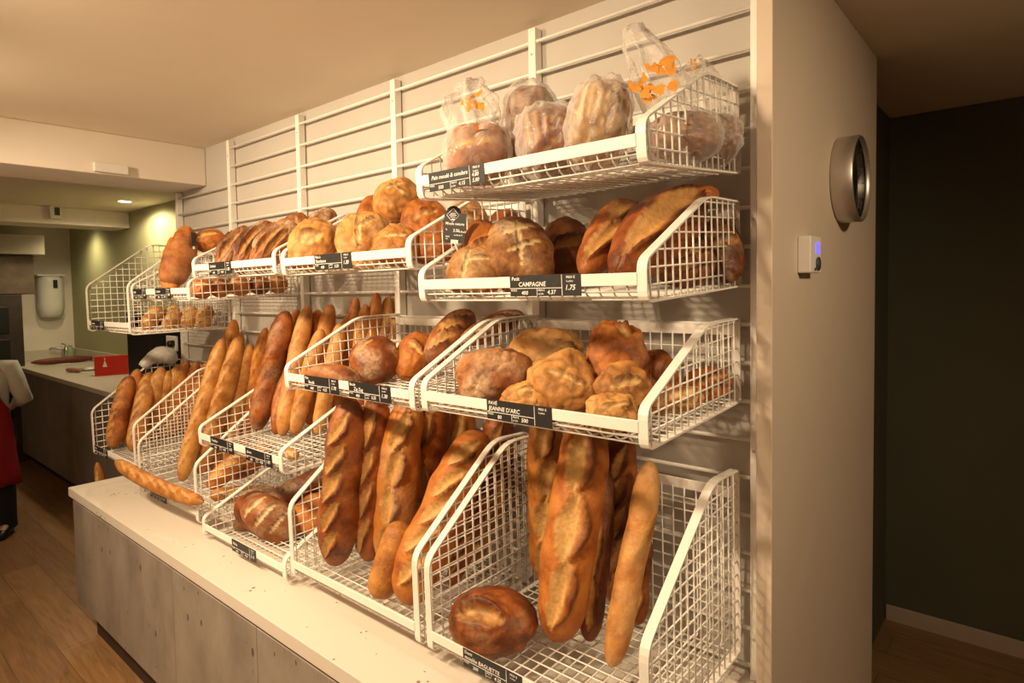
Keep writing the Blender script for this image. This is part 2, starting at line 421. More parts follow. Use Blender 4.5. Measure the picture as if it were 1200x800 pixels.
# ------------------------------------------------------------------ wire baskets
BW = .308            # half width
DEP = .475
WIRE = .0021
def round_profile(pr, rad, seg=4):
    out = []
    n = len(pr)
    for i in range(n):
        a, b, c = Vector(pr[i - 1]), Vector(pr[i]), Vector(pr[(i + 1) % n])
        d1 = (a - b).normalized(); d2 = (c - b).normalized(); r = rad[i]
        for k in range(seg + 1):
            t = k / seg
            p = (b + d1 * r) * (1 - t) ** 2 + b * 2 * t * (1 - t) + (b + d2 * r) * t ** 2
            out.append((p.x, p.y))
    return out
PROF = {
 'short': ([(0, 0), (-DEP, 0), (-DEP, .080), (-.185, .208), (0, .203)], [.012, .022, .022, .035, .006]),
 'tall': ([(0, 0), (-DEP, 0), (-DEP, .238), (-.150, .466), (0, .455)], [.015, .020, .030, .045, .010]),
}
def clip_z(prof, y):
    """inner height range of the profile at depth y"""
    zs = []
    n = len(prof)
    for i in range(n):
        (y0, z0), (y1, z1) = prof[i], prof[(i + 1) % n]
        if (y0 - y) * (y1 - y) < 0: zs.append(z0 + (z1 - z0) * (y - y0) / (y1 - y0))
    return (min(zs), max(zs)) if len(zs) > 1 else None
def clip_y(prof, z):
    ys = []
    n = len(prof)
    for i in range(n):
        (y0, z0), (y1, z1) = prof[i], prof[(i + 1) % n]
        if (z0 - z) * (z1 - z) < 0: ys.append(y0 + (y1 - y0) * (z - z0) / (z1 - z0))
    return (min(ys), max(ys)) if len(ys) > 1 else None
def make_basket(kind, loc, tilt, label, group):
    root = empty('wire_basket', loc, label, 'basket', group, rot=(tilt, 0, 0))
    pr = round_profile(*PROF[kind]); H = max(z for y, z in pr)
    for sx in (-1, 1):
        xo = sx * BW; xi = sx * (BW - .020)
        cen = Vector((-.24, H * .4))
        mb = MB(); rows = []
        n = len(pr)
        for i in range(n):
            a, b, c = Vector(pr[i - 1]), Vector(pr[i]), Vector(pr[(i + 1) % n])
            t = (c - a)
            if t.length < 1e-7: t = b - a
            t.normalize(); nn = Vector((t.y, -t.x))
            if nn.dot(cen - b) < 0: nn = -nn
            q = b + nn * .004
            rows.append([(xo, b.x, b.y), (xi, b.x, b.y), (xi, q.x, q.y), (xo, q.x, q.y)])
        rows.append(rows[0]); mb.quad_grid(rows, True, smooth=False)
        mb.build('side_frame', M['white_metal'], root)
        w = MB(); x = sx * (BW - .004)
        k = 1
        while k * .0325 < DEP - .008:
            r = clip_z(pr, -k * .0325)
            if r and r[1] - r[0] > .01: w.tube([(x, -k * .0325, r[0] + .001), (x, -k * .0325, r[1] - .001)], WIRE, 5)
            k += 1
        k = 1
        while k * .0325 < H - .006:
            r = clip_y(pr, k * .0325)
            if r and r[1] - r[0] > .01: w.tube([(x - sx * .003, r[0] + .001, k * .0325), (x - sx * .003, r[1] - .001, k * .0325)], WIRE, 5)
            k += 1
        w.build('side_mesh', M['white_metal'], root)
    zb = .165 if kind == 'short' else .385        # back rail height
    w = MB(); nx = 19
    for i in range(1, nx):
        x = -BW + .014 + (2 * BW - .028) * i / nx
        w.tube([(x, -DEP + .006, .046), (x, -DEP + .008, .030), (x, -DEP + .014, .016), (x, -DEP + .026, .007), (x, -DEP + .045, .004), (x, -.03, .004), (x, -.012, .012), (x, -.007, .03), (x, -.006, zb)], WIRE, 5)
    for yy, zz in [(-DEP + .010, .021), (-DEP + .026, .0045)] + [(-DEP + .026 + .0325 * k, .0075) for k in range(1, 14)]:
        w.tube([(-BW + .012, yy, zz), (BW - .012, yy, zz)], WIRE, 5)
    w.build('bottom_mesh', M['white_metal'], root)
    w = MB(); k = 1
    while k * .0325 < zb - .01:
        w.tube([(-BW + .012, -.003, k * .0325), (BW - .012, -.003, k * .0325)], WIRE, 5); k += 1
    w.build('back_mesh', M['white_metal'], root)
    MB().box(-BW + .019, BW - .019, -DEP - .002, -DEP + .003, .033, .057).build('front_rail', M['white_metal'], root, bevel=.0012)
    MB().box(-BW + .004, BW - .004, -.006, -.001, zb - .004, zb + .022).build('back_rail', M['white_metal'], root, bevel=.0012)
    return root
# key: kind, bay, front-bottom height, tilt, label
BK = {}
def basket_xc(bay): return -(bay - .5) * W - (.012 if bay == 1 else .004)
YB = -.040
proto = {}
def add_basket(key, kind, bay, zf, tilt, label, group='white wire bread baskets'):
    z = zf + DEP * math.sin(tilt)
    loc = Vector((basket_xc(bay), YB, z))
    if kind not in proto:
        root = make_basket(kind, loc, tilt, label, group); proto[kind] = root
    else:
        root = clone_tree(proto[kind], loc, label, group, (tilt, 0, 0))
    BK[key] = (root, zf, z, tilt)
    return root
add_basket('A1', 'short', 1, 1.918, .085, 'shallow white wire basket at the very top, holding loaves in plastic bags')
add_basket('B1', 'short', 1, 1.666, .055, 'shallow white wire basket with the Petit Campagne tag on its rail')
add_basket('C1', 'short', 1, 1.392, .050, 'shallow white wire basket with the Pavé Jeanne d\'Arc tag on its rail')
add_basket('B2', 'short', 2, 1.748, .050, 'shallow white wire basket of golden loaves left of the hanging black price sign')
add_basket('C2', 'short', 2, 1.388, .050, 'shallow white wire basket with two price tags and a floury round loaf')
add_basket('B3', 'short', 3, 1.754, .050, 'shallow white wire basket of dark scored loaves beside the golden loaves')
add_basket('C3', 'short', 3, 1.106, .045, 'shallow white wire basket with two tags and slim baguettes leaning at the back')
add_basket('B4', 'short', 4, 1.668, .050, 'shallow white wire basket with two tags, holding a long brown loaf end-on')
add_basket('D3', 'short', 3, .750, .020, 'shallow white wire basket low on the worktop with big dark country loaves')
add_basket('D1', 'tall', 1, .785, .030, 'tall white wire basket nearest the grey pillar, with the Baguette tag')
add_basket('D2', 'tall', 2, .785, .030, 'tall white wire basket of thick brown standing loaves without a tag')
add_basket('D4', 'tall', 4, .790, .020, 'tall white wire basket with a long baguette lying over its front edge')
add_basket('D5', 'tall', 5, .862, .020, 'tall white wire basket at the far left full of standing baguettes')
add_basket('B5', 'tall', 5, 1.515, .015, 'tall white wire basket high at the far left, nearly empty with small breads')
def floor_z(key, y):
    root, zf, z, t = BK[key]
    return z + (y - YB) * math.sin(t) + .011

# ------------------------------------------------------------------ writing
def text_mesh(bits):
    """bits: (string, x, z, size, shear); returns one mesh facing -y"""
    dg = None; mb = MB()
    for s, x, z, size, shear in bits:
        cu = bpy.data.curves.new('lettering', 'FONT'); cu.body = s; cu.size = size; cu.shear = shear; cu.resolution_u = 2; cu.offset = size * .012
        o = bpy.data.objects.new('lettering', cu); COL.objects.link(o)
        bpy.context.view_layer.update()
        me = bpy.data.meshes.new_from_object(o.evaluated_get(bpy.context.evaluated_depsgraph_get()))
        b = len(mb.v)
        mb.v += [(v.co.x + x, 0, v.co.y + z) for v in me.vertices]
        for p in me.polygons: mb.f.append(tuple(b + i for i in p.vertices)); mb.sm.append(False)
        bpy.data.objects.remove(o); bpy.data.curves.remove(cu); bpy.data.meshes.remove(me)
    return mb
TW, TH = .150, .0445
def price_tag(key, u0, u1, lines, label, left='400', mid='', right='', w=None, slope=0):
    root, zf, z, t = BK[key]
    yt = YB - DEP - .0035
    rail_z = zf + .057
    if True:
        a = at(u0, 400, 'y', yt); b = at(u1, 400, 'y', yt)
    # pixel column is nearly vertical in the picture: correct with the rail height
    def col(u):
        v = 400
        for _ in range(6):
            p = at(u, v, 'y', yt)
            d = p.z - (rail_z - .02); v += d / mpp(p)
        return at(u, v, 'y', yt)
    a, b = col(u0), col(u1); w = (b.x - a.x); h = min(TH, w * .33)
    tg = empty('price_tag', ((a.x + b.x) / 2, yt, rail_z - h / 2 + .002), label, 'price tag', 'black chalk price tags on the basket rails', rot=(t, 0, 0))
    MB().box(-w / 2, w / 2, -.0008, .0008, -h / 2, h / 2).build('plate', M['black_board'], tg)
    ln = MB(); k = w / .150
    ln.box(-w / 2, w * .25, -.0013, -.0007, -h * .12 - .0005 * k, -h * .12 + .0005 * k)
    ln.box(w * .25 - .0005 * k, w * .25 + .0005 * k, -.0013, -.0007, -h / 2 + .001, h / 2 - .001)
    ln.box(-w * .1 - .0004 * k, -w * .1 + .0004 * k, -.0013, -.0007, -h / 2 + .001, -h * .12)
    ln.build('ruled_lines', M['chalk'], tg)
    bits = []
    s = h
    if len(lines) == 2:
        bits.append((lines[0], -w * .47, h * .26, s * .25, .1)); bits.append((lines[1], -w * .47 + (w * .10 if len(lines[1]) < 10 else 0), -h * .03, s * .30, .1))
    else: bits.append((lines[0], -w * .45, h * .10, s * .30, .3))
    bits += [('POIDS', -w * .485, -h * .26, s * .13, 0), (left, -w * .33, -h * .42, s * .26, .15),
             ('PRIX €', -w * .085, -h * .26, s * .13, 0), ('au kilo', -w * .085, -h * .42, s * .12, 0), (mid, w * .045, -h * .40, s * .27, .15),
             ('PRIX €', w * .31, h * .30, s * .16, 0), ('la pièce', w * .31, h * .14, s * .12, 0)]
    rr = right.split('/')
    for i, q in enumerate(rr): bits.append((q, w * .285, (-h * .22 if len(rr) == 1 else -h * .08) - i * h * .28, s * .33 if len(rr) == 1 else s * .27, .25))
    nl = len(lines)
    for part, sel in (('lettering', bits[:nl]), ('price_lettering', bits[nl:nl + 5]), ('piece_price_lettering', bits[nl + 5:])):
        o = text_mesh([x for x in sel if x[0]]).build(part, M['chalk'], tg); o.location = (0, -.0011, 0)
    return tg
price_tag('A1', 503, 568, ['Pain moulé & conders'], 'black price tag of bagged loaves on the top basket rail', '500', '4.15', '4.80/5,00')
price_tag('B1', 598, 681, ['Petit', 'CAMPAGNE'], 'black price tag reading Petit Campagne, price 1.75', '400', '4.37', '1.75')
price_tag('C1', 571, 647, ['PAVÉ', "JEANNE D'ARC"], 'black price tag reading Pavé Jeanne d\'Arc', '80', '500', '')
price_tag('C2', 357, 397, ['Pain', 'Boulé'], 'black price tag under the flat loaf, left of two on its rail', '400', '4.25', '1.70')
price_tag('C2', 409, 458, ['Boule', 'Zig Zag'], 'black price tag reading Boule Zig Zag, right of two on its rail', '400', '3.25', '1.30')
price_tag('B2', 369, 412, ['Pain à', "l'ancienne"], 'black price tag on the rail below the golden loaves', '400', '3.20', '1.30')
price_tag('B3', 245, 271, ['Céréales'], 'black price tag on the rail below the dark scored loaves', '400', '4.50', '1.80')
price_tag('B4', 156, 171, ['Seigle'], 'small black price tag at the far left rail, left of its pair', '300', '4.20', '1.60')
price_tag('B4', 182, 200, ['Complet'], 'small black price tag at the far left rail, right of its pair', '300', '4.20', '1.60')
price_tag('B5', 107, 122, ['Petit pain'], 'small black price tag on the high far left tall basket', '60', '', '0.50')
price_tag('C3', 247, 274, ['Tradition'], 'black price tag below the slim baguettes, left of two', '250', '4.00', '1.00')
price_tag('C3', 288, 319, ['Gross'], 'black price tag below the slim baguettes, right of two', '200', '4.20', '1.05')
price_tag('D1', 543, 612, ['Demi', 'moulée BAGUETTE'], 'black price tag reading Baguette on the tall basket near the pillar', '200', '4.25', '')
price_tag('D3', 272, 300, ['Bûche'], 'black price tag below the big dark country loaves', '500', '4.20', '2.10')
price_tag('D4', 176, 195, ['Baguette'], 'small black price tag under the baguette lying over the basket edge', '250', '3.60', '0.90')
price_tag('D5', 111, 126, ['Flûte'], 'small black price tag on the far left lower tall basket', '200', '4.00', '0.80')

# hanging sign clipped on the left side of the Petit Campagne basket
def sign():
    c = at(533, 266, 'x', -.655)
    c = Vector((-.60, -.445, 1.838))
    c = at(533, 265, 'y', -.43)
    r = empty('clip_sign', c, 'black hanging price sign with a white diamond, clipped above the Petit Campagne basket', 'price sign', rot=(.05, .12, .32))
    w, h = .062, .082
    MB().box(-w / 2, w / 2, -.001, .001, -h / 2, h / 2 - .008).build('plate', M['black_board'], r, bevel=.0006)
    rows = []
    MB().lathe([(0, -.0012), (.0215, -.0012), (.0215, .0008), (0, .0008)], 24, Matrix.Translation((-.006, 0, h / 2 - .012)) @ Matrix.Rotation(PI / 2, 4, 'X')).build('round_top', M['black_board'], r)
    d = MB()
    cx, cz = -.006, h / 2 - .014
    q = [(cx, cz + .017), (cx + .0175, cz), (cx, cz - .017), (cx - .0175, cz)]
    for i in range(4):
        a, b = q[i], q[(i + 1) % 4]
        d.tube([(a[0], -.0022, a[1]), (b[0], -.0022, b[1])], .0007, 4)
    d.box(cx - .010, cx + .010, -.0028, -.0018, cz - .0007, cz + .0007); d.box(cx - .007, cx + .007, -.0028, -.0018, cz + .003, cz + .0044); d.box(cx - .007, cx + .007, -.0028, -.0018, cz - .005, cz - .0037)
    d.box(cx - .003, cx + .005, -.0028, -.0018, cz - .0125, cz - .0085)
    d.build('diamond_mark', M['chalk'], r)
    t = text_mesh([('Moule nature', -w * .43, .003, .0098, .2), ('3.50', -.004, -.014, .0105, .1), ('la Boule', .013, -.0145, .006, .1), ('kg', -w * .40, -.010, .005, 0), ('PRIX', -w * .38, -.0285, .0052, 0), ('400', -w * .38, -.034, .0045, 0), ('au kilo 8.75', .0, -.0235, .005, .1)])
    o = t.build('lettering', M['chalk'], r); o.location = (0, -.0016, 0)
    MB().tube([(.004, -.002, -h / 2 + .004), (.006, .0, -h / 2 - .004), (.012, .004, -h / 2 - .022), (.014, .006, -h / 2 - .034)], [.0035, .0032, .0024, .0012], 8).box(-.007, .013, -.003, .003, -h / 2 - .002, -h / 2 + .007).build('clip', M['plastic_white'], r)
sign()
def edge_sign():
    c = at(227, 281, 'y', -.30)
    r = empty('clip_sign', c, 'small dark price sign seen edge-on, clipped between the two far left upper baskets', 'price sign', rot=(0, 0, -.9))
    MB().box(-.022, .022, -.001, .001, -.032, .034).build('plate', M['black_board'], r, bevel=.0006)
    t = text_mesh([('Complet', -.019, .010, .009, .2), ('3.20', -.012, -.012, .011, .1)])
    o = t.build('lettering', M['chalk'], r); o.location = (0, -.0016, 0)
    MB().box(-.006, .006, -.003, .003, -.042, -.028).build('clip', M['plastic_white'], r)
edge_sign()

# ------------------------------------------------------------------ display counter under the baskets
ZK, YK, XK = .735, -.654, -3.162
wt = MB().box(XK, .0195, YK, -.001, ZK - .044, ZK).build('worktop', M['stone_top'], bevel=.002)
tag(wt, 'long cream speckled worktop under the lowest row of baskets', 'worktop')
edges = [-3.122, -1.903, -1.274, -.64, .0]
names = ['concrete-grey low cabinet at the far left end of the counter', 'concrete-grey low cabinet, second from the far end of the counter', 'concrete-grey low cabinet at the bottom edge of the photo', 'concrete-grey low cabinet nearest the pillar under the worktop']
for i in range(4):
    a, b = edges[i], edges[i + 1]
    r = empty('base_cabinet', ((a + b) / 2, -.32, 0), names[i], 'cabinet', 'concrete-grey base cabinets')
    h = (b - a) / 2
    MB().box(-h + .001, h - .001, -.305, .315, .16, ZK - .046).build('carcass', M['concrete'], r)
    MB().box(-h + .0012, h - .0012, -.327, -.306, .157, ZK - .058).build('front_panel', M['concrete'], r, bevel=.0025)
    MB().box(-h + (.09 if i == 0 else .0), h, -.27, .31, 0, .159).build('plinth', M['plinth'], r)

# ------------------------------------------------------------------ clock and thermostat on the pillar
cb = at(984, 212, 'x', .0564); cr_ = .124
ck = empty('wall_clock', (.0566, cb.y, cb.z), 'round wall clock with a deep brushed metal rim and black face on the pillar', 'clock', rot=(0, PI / 2, 0))
d = .058
MB().lathe([(cr_ - .02, 0), (cr_ - .004, 0), (cr_, .004), (cr_, d - .003), (cr_ - .003, d), (cr_ - .007, d), (cr_ - .009, d - .012)], 64).build('rim', M['alu'], ck)
MB().lathe([(.0001, d - .013), (cr_ - .008, d - .013), (cr_ - .008, d - .018), (.0001, d - .018)], 64).build('dial', M['glass_black'], ck)
hands = MB()
for ang, ln, wd in ((.6, .055, .005), (-1.9, .085, .0035)):
    hands.box(-wd, wd, -.012, ln, d - .0115, d - .0105, Matrix.Rotation(ang, 4, 'Z'))
hands.build('hands', M['dark_grey'], ck)
mk = MB()
for k in range(12): mk.box(-.002, .002, .096, .108, d - .0125, d - .0115, Matrix.Rotation(k * PI / 6, 4, 'Z'))
mk.build('hour_marks', M['dark_grey'], ck)
tp = at(941, 299, 'x', .0564); tp2 = at(941, 278, 'x', .0564); tp3 = at(941, 320, 'x', .0564)
th = abs(tp2.z - tp3.z) / 2
tc_ = empty('thermostat', (.0566, tp.y, tp.z), 'small white thermostat with a lit blue display on the pillar', 'thermostat')
MB().box(0, .030, -.048, .048, -th, th).build('housing', M['plastic_white'], tc_, bevel=.003)
MB().box(.0301, .0312, -.002, .030, th * .05, th * .68).build('display', M['blue_led'], tc_)
kn = MB().lathe([(.0001, .036), (.010, .036), (.012, .030), (.017, .030), (.017, .034), (.013, .0345)], 24, Matrix.Translation((0, .014, -th * .5)) @ Matrix.Rotation(PI / 2, 4, 'Y')).build('dial_ring', M['dark_grey'], tc_)
MB().lathe([(.0001, .033), (.004, .033), (.004, .030)], 12, Matrix.Translation((0, -.012, -th * .8)) @ Matrix.Rotation(PI / 2, 4, 'Y')).build('button', M['dark_grey'], tc_)

# ------------------------------------------------------------------ beam and soffit details
q = at(129, 196, 'x', -2.93)
jb = MB().box(-2.929, -2.905, q.y - .075, q.y + .075, 2.300, 2.345).build('cover_plate', M['plastic_white'], bevel=.003)
tag(jb, 'small white cover plate on the lower edge of the ceiling beam', 'cover plate')
q = at(64, 246, 'x', -6.02)
dt = empty('motion_sensor', (-6.029, q.y, q.z - .03), 'small white motion sensor box with a dark window on the soffit', 'sensor')
MB().box(0, .05, -.045, .045, -.05, .075).build('housing', M['plastic_white'], dt, bevel=.008)
MB().box(.0502, .052, -.012, .028, -.02, .05).build('window', M['dark_grey'], dt, bevel=.003)
q = at(146, 236, 'z', ZC)
def downlight(loc, label, watts, r=.055):
    e = empty('downlight', loc, label, 'ceiling light', 'recessed downlights')
    MB().lathe([(r * .86, -.001), (r, -.001), (r + .012, -.003), (r + .012, -.0005)], 32).build('trim_ring', M['plastic_white'], e)
    MB().lathe([(.0001, -.002), (r * .86, -.002)], 32).build('diffuser', M['lamp'], e)
    return e
downlight((q.x, q.y, ZC), 'lit round downlight in the ceiling between the beam and the soffit', 8)

# ------------------------------------------------------------------ service counter behind
ZS = .99
sv = MB().box(-7.9, -3.30, .012, .635, .10, ZS - .042).build('counter_body', M['service_panel'])
so = empty('service_counter', (-5.6, .33, 0), 'dark grey service counter at the back left', 'counter')
sv.parent = so; sv.matrix_parent_inverse = Matrix.Translation((5.6, -.33, 0))
for i in range(6):
    x0 = -7.9 + i * .7667
    p = MB().box(x0 + .002, x0 + .7647, .0, .0115, .10, ZS - .044).build('front_panel', M['service_panel'], bevel=.002); p.parent = so; p.matrix_parent_inverse = Matrix.Translation((5.6, -.33, 0))
p = MB().box(-7.85, -3.3, .07, .6, 0, .0995).build('plinth', M['plinth']); p.parent = so; p.matrix_parent_inverse = Matrix.Translation((5.6, -.33, 0))
p = MB().box(-7.93, -3.285, -.012, .648, ZS - .04, ZS).build('worktop', M['service_top'], bevel=.003)
tag(p, 'pale worktop on the dark grey service counter at the back left', 'worktop')
bs = MB().box(-7.93, -3.30, .632, .6495, ZS + .001, ZS + .115).build('backsplash', M['service_top'], bevel=.002)
tag(bs, 'pale upstand along the green wall behind the service counter', 'backsplash')
bs = MB().box(-7.9495, -7.932, -.6, .62, ZS + .0, ZS + .115).build('backsplash', M['service_top'], bevel=.002)
tag(bs, 'pale upstand along the white end wall below the soap dispenser', 'backsplash')

# dispenser on the white end wall
a = at(40, 324, 'x', XL); b = at(74, 371, 'x', XL); mid = (a + b) / 2; hh = (a.z - b.z) / 2; ww = (b.y - a.y) / 2
dp = empty('towel_dispenser', (XL, mid.y, mid.z), 'white paper towel dispenser on the far end wall', 'dispenser')
body = MB(); rows = []
for z, f in ((-hh, .72), (-hh * .9, .86), (-hh * .5, 1), (hh * .7, 1), (hh * .93, .96), (hh, .9)):
    rows.append([(0, -ww * .95 * f, z), (.12 * f, -ww * .95 * f, z), (.16 * f, -ww * .5 * f, z), (.17 * f, 0, z), (.16 * f, ww * .5 * f, z), (.12 * f, ww * .95 * f, z), (0, ww * .95 * f, z)])
bb = body.quad_grid(rows, True); body.f.append(tuple(bb + i for i in reversed(range(7)))); body.sm.append(False); body.f.append(tuple(bb + 35 + i for i in range(7))); body.sm.append(False)
body.build('housing', M['plastic_white'], dp)
MB().box(.0, .155, -ww * 1.05, ww * 1.05, hh * 1.0, hh * 1.1).build('lid', M['plastic_white'], dp, bevel=.006)
MB().box(.168, .1745, ww * .05, ww * .38, hh * .42, hh * .82).build('level_window', M['black'], dp, bevel=.004)

# hood and timber cabinet at the far left
a = at(0, 297, 'x', -7.3); b = at(51, 263, 'x', -7.3)
hd = MB().box(XL + .001, -7.3, a.y - .8, b.y, a.z, 2.344).build('wall_box', M['hood'], bevel=.004)
tag(hd, 'pale boxed-in hood hanging on the far end wall under the soffit', 'hood')
a2 = at(0, 345, 'x', -7.4); b2 = at(39, 299, 'x', -7.4)
wc = empty('wall_cabinet', (XL + .001, b2.y - .5, a2.z), 'brown wooden wall cabinet hanging under the white hood at far left', 'cabinet')
hz = a.z - a2.z - .002
MB().box(0, .53, -.5, .5, 0, hz).build('carcass', M['dark_wood'], wc, bevel=.004)
MB().box(.531, .548, -.498, -.002, .004, hz - .004).build('door', M['dark_wood'], wc, bevel=.004)
MB().box(.531, .548, .002, .498, .004, hz - .004).build('door', M['dark_wood'], wc, bevel=.004)
ov = empty('oven', (-7.62, b2.y - .62, 0), 'tall dark oven column standing below the wooden wall cabinet', 'oven')
MB().box(-.32, .24, -.55, .50, 0, a2.z - .004).build('body', M['oven'], ov, bevel=.006)
for k in range(4): MB().box(.2405, .262, -.5, .38, .35 + k * .33, .62 + k * .33).build('door', M['black'], ov, bevel=.006)

# things on the service worktop
def bx(name, x0, x1, y0, y1, z0, z1, mat, label, cat, bev=.004):
    o = MB().box(x0, x1, y0, y1, z0, z1).build(name, M[mat], bevel=bev); return tag(o, label, cat)
r0 = at(111, 441, 'z', ZS); r1 = at(153, 438, 'z', ZS); rz = at(111, 418, 'x', r0.x).z
rb = empty('gift_box', ((r0.x + r1.x) / 2, (r0.y + r1.y) / 2, ZS), 'bright red flat box with a small pale mark on the service worktop', 'box', rot=(0, 0, math.atan2(r1.y - r0.y, r1.x - r0.x)))
wl = (r1 - r0).length / 2
MB().box(-wl, wl, 0, .05, .001, rz - ZS).build('box_body', M['red'], rb, bevel=.003)
mkb = MB(); hz = rz - ZS
mkb.f.append((0, 1, 2)); mkb.v += [(-wl * .55, -.0015, hz * .45), (-wl * .28, -.0015, hz * .45), (-wl * .415, -.0015, hz * .80)]; mkb.sm.append(False)
mkb.box(-wl * .44, -wl * .39, -.002, -.001, hz * .8, hz * .92)
mkb.build('pale_mark', M['plastic_white'], rb)
# long reddish loaf, pink bread, tray, sheet, tap, bottle
def tube_obj(name, p0, p1, r, mat, label, cat, n=14):
    mb = MB(); p0, p1 = Vector(p0), Vector(p1)
    pts = [p0.lerp(p1, i / 16) for i in range(17)]
    mb.tube(pts, [r * max(.15, (1 - abs(2 * i / 16 - 1) ** 3) ** .5) for i in range(17)], n)
    return tag(mb.build(name, M[mat], loc=(p0 + p1) / 2), label, cat)
p0 = at(36, 425, 'z', ZS + .035); p1 = at(112, 419, 'z', ZS + .035)
tube_obj('rolling_pin', p0, p1, .034, 'sausage', 'long dark reddish-brown wooden rolling pin lying on the service worktop', 'rolling pin')
p0 = at(77, 433, 'z', ZS + .022); p1 = at(96, 434, 'z', ZS + .022)
tube_obj('bread_piece', p0, p1, .021, 'pink', 'small pinkish bread piece lying left of the red box', 'bread')
c = at(104, 432, 'z', ZS + .012)
tr = MB().lathe([(.0001, .001), (.085, .001), (.10, .016), (.104, .016), (.088, -.001), (.0001, -.001)], 32, Matrix.Translation(c - Vector((0, 0, .010)))).build('metal_dish', M['steel'])
tag(tr, 'shallow steel dish beside the red box on the service worktop', 'dish')
c = at(75, 426, 'z', ZS + .004)
bx('paper_sheet', c.x - .14, c.x + .14, c.y - .06, c.y + .06, ZS + .001, ZS + .004, 'white_cloth', 'flat white paper sheet lying in front of the long brown rolling pin', 'paper', 0)
c = at(78, 420, 'x', -7.80)
fa = empty('tap', (c.x, min(c.y, .58), ZS + .001), 'short chrome tap standing at the back of the service worktop', 'tap')
MB().lathe([(.034, 0), (.034, .012), (.026, .018), (.026, .13), (.02, .14), (.0001, .14)], 20).build('body', M['steel'], fa)
MB().tube([(0, 0, .10), (-.02, -.06, .125), (-.05, -.13, .13), (-.055, -.145, .115)], .013, 10).build('spout', M['steel'], fa)
MB().tube([(0, 0, .14), (-.01, .0, .16), (-.07, -.02, .175)], .009, 8).build('lever', M['steel'], fa)
c = at(92, 420, 'x', -7.78)
M['bottle'] = plain('pale green plastic', (.30, .36, .22), .3, noise_amt=.1)
bo = empty('soap_bottle', (c.x, min(c.y, .56), ZS + .001), 'small pale green soap bottle right of the tap', 'bottle')
MB().lathe([(.0001, 0), (.04, 0), (.043, .01), (.043, .10), (.03, .13), (.014, .14), (.014, .155), (.0001, .155)], 20).build('bottle_body', M['bottle'], bo)
MB().lathe([(.015, .150), (.017, .150), (.017, .175), (.0001, .175)], 16).build('cap', M['plastic_white'], bo)
# black appliance with blue-grey side, right of the red box
p0 = at(151, 440, 'y', .20); p1 = at(191, 440, 'y', .20); pt = at(170, 366, 'y', .20)
ap = empty('coffee_machine', ((p0.x + p1.x) / 2, .2, ZS + .001), 'black upright machine with a blue-grey side on the service worktop', 'machine')
hw = (p1.x - p0.x) / 2
MB().box(-hw, hw, 0, .36, 0, pt.z - ZS).build('body', M['black'], ap, bevel=.006)
MB().box(-hw - .10, -hw - .002, .03, .34, 0, pt.z - ZS - .02).build('side_panel', M['blue_grey'], ap, bevel=.006)
MB().box(-hw - .14, -hw - .101, .05, .30, .02, .40).build('dark_strip', M['dark_grey'], ap, bevel=.004)
# socket on the rack wall
c = at(203, 402, 'y', 0)
sk = empty('wall_socket', (c.x, -.0005, c.z), 'white double wall socket with a dark plug behind the far left baskets', 'socket')
MB().box(-.075, .075, -.012, 0, -.045, .045).build('plate', M['plastic_white'], sk, bevel=.003)
MB().lathe([(.0001, .045), (.018, .045), (.022, .03), (.022, .012), (.0001, .012)], 16, Matrix.Translation((.035, 0, 0)) @ Matrix.Rotation(PI / 2, 4, 'X')).build('plug', M['black'], sk)
# crumpled white cloth on top of the far left baguettes
mb = MB(); rows = []
c0 = at(166, 430, 'y', -.26); c1 = at(186, 416, 'y', -.17); c2 = at(204, 424, 'y', -.10)
pts = []
for i in range(15):
    t = i / 14
    pts.append(c0 * (1 - t) ** 2 + (c1 * 2 - (c0 + c2) * .5) * 2 * t * (1 - t) + c2 * t ** 2)
rad = [.020, .024, .026, .027, .030, .036, .044, .050, .052, .050, .048, .046, .042, .032, .016]
mb.tube(pts, rad, 20)
for i, v in enumerate(mb.v):
    vv = Vector(v); nzv = noise.noise_vector(vv * 22) * .016; mb.v[i] = tuple(vv + nzv)
tag(mb.build('paper_bag', M['white_cloth'], loc=c1), 'crumpled white paper bag lying on the far left standing baguettes', 'bag')

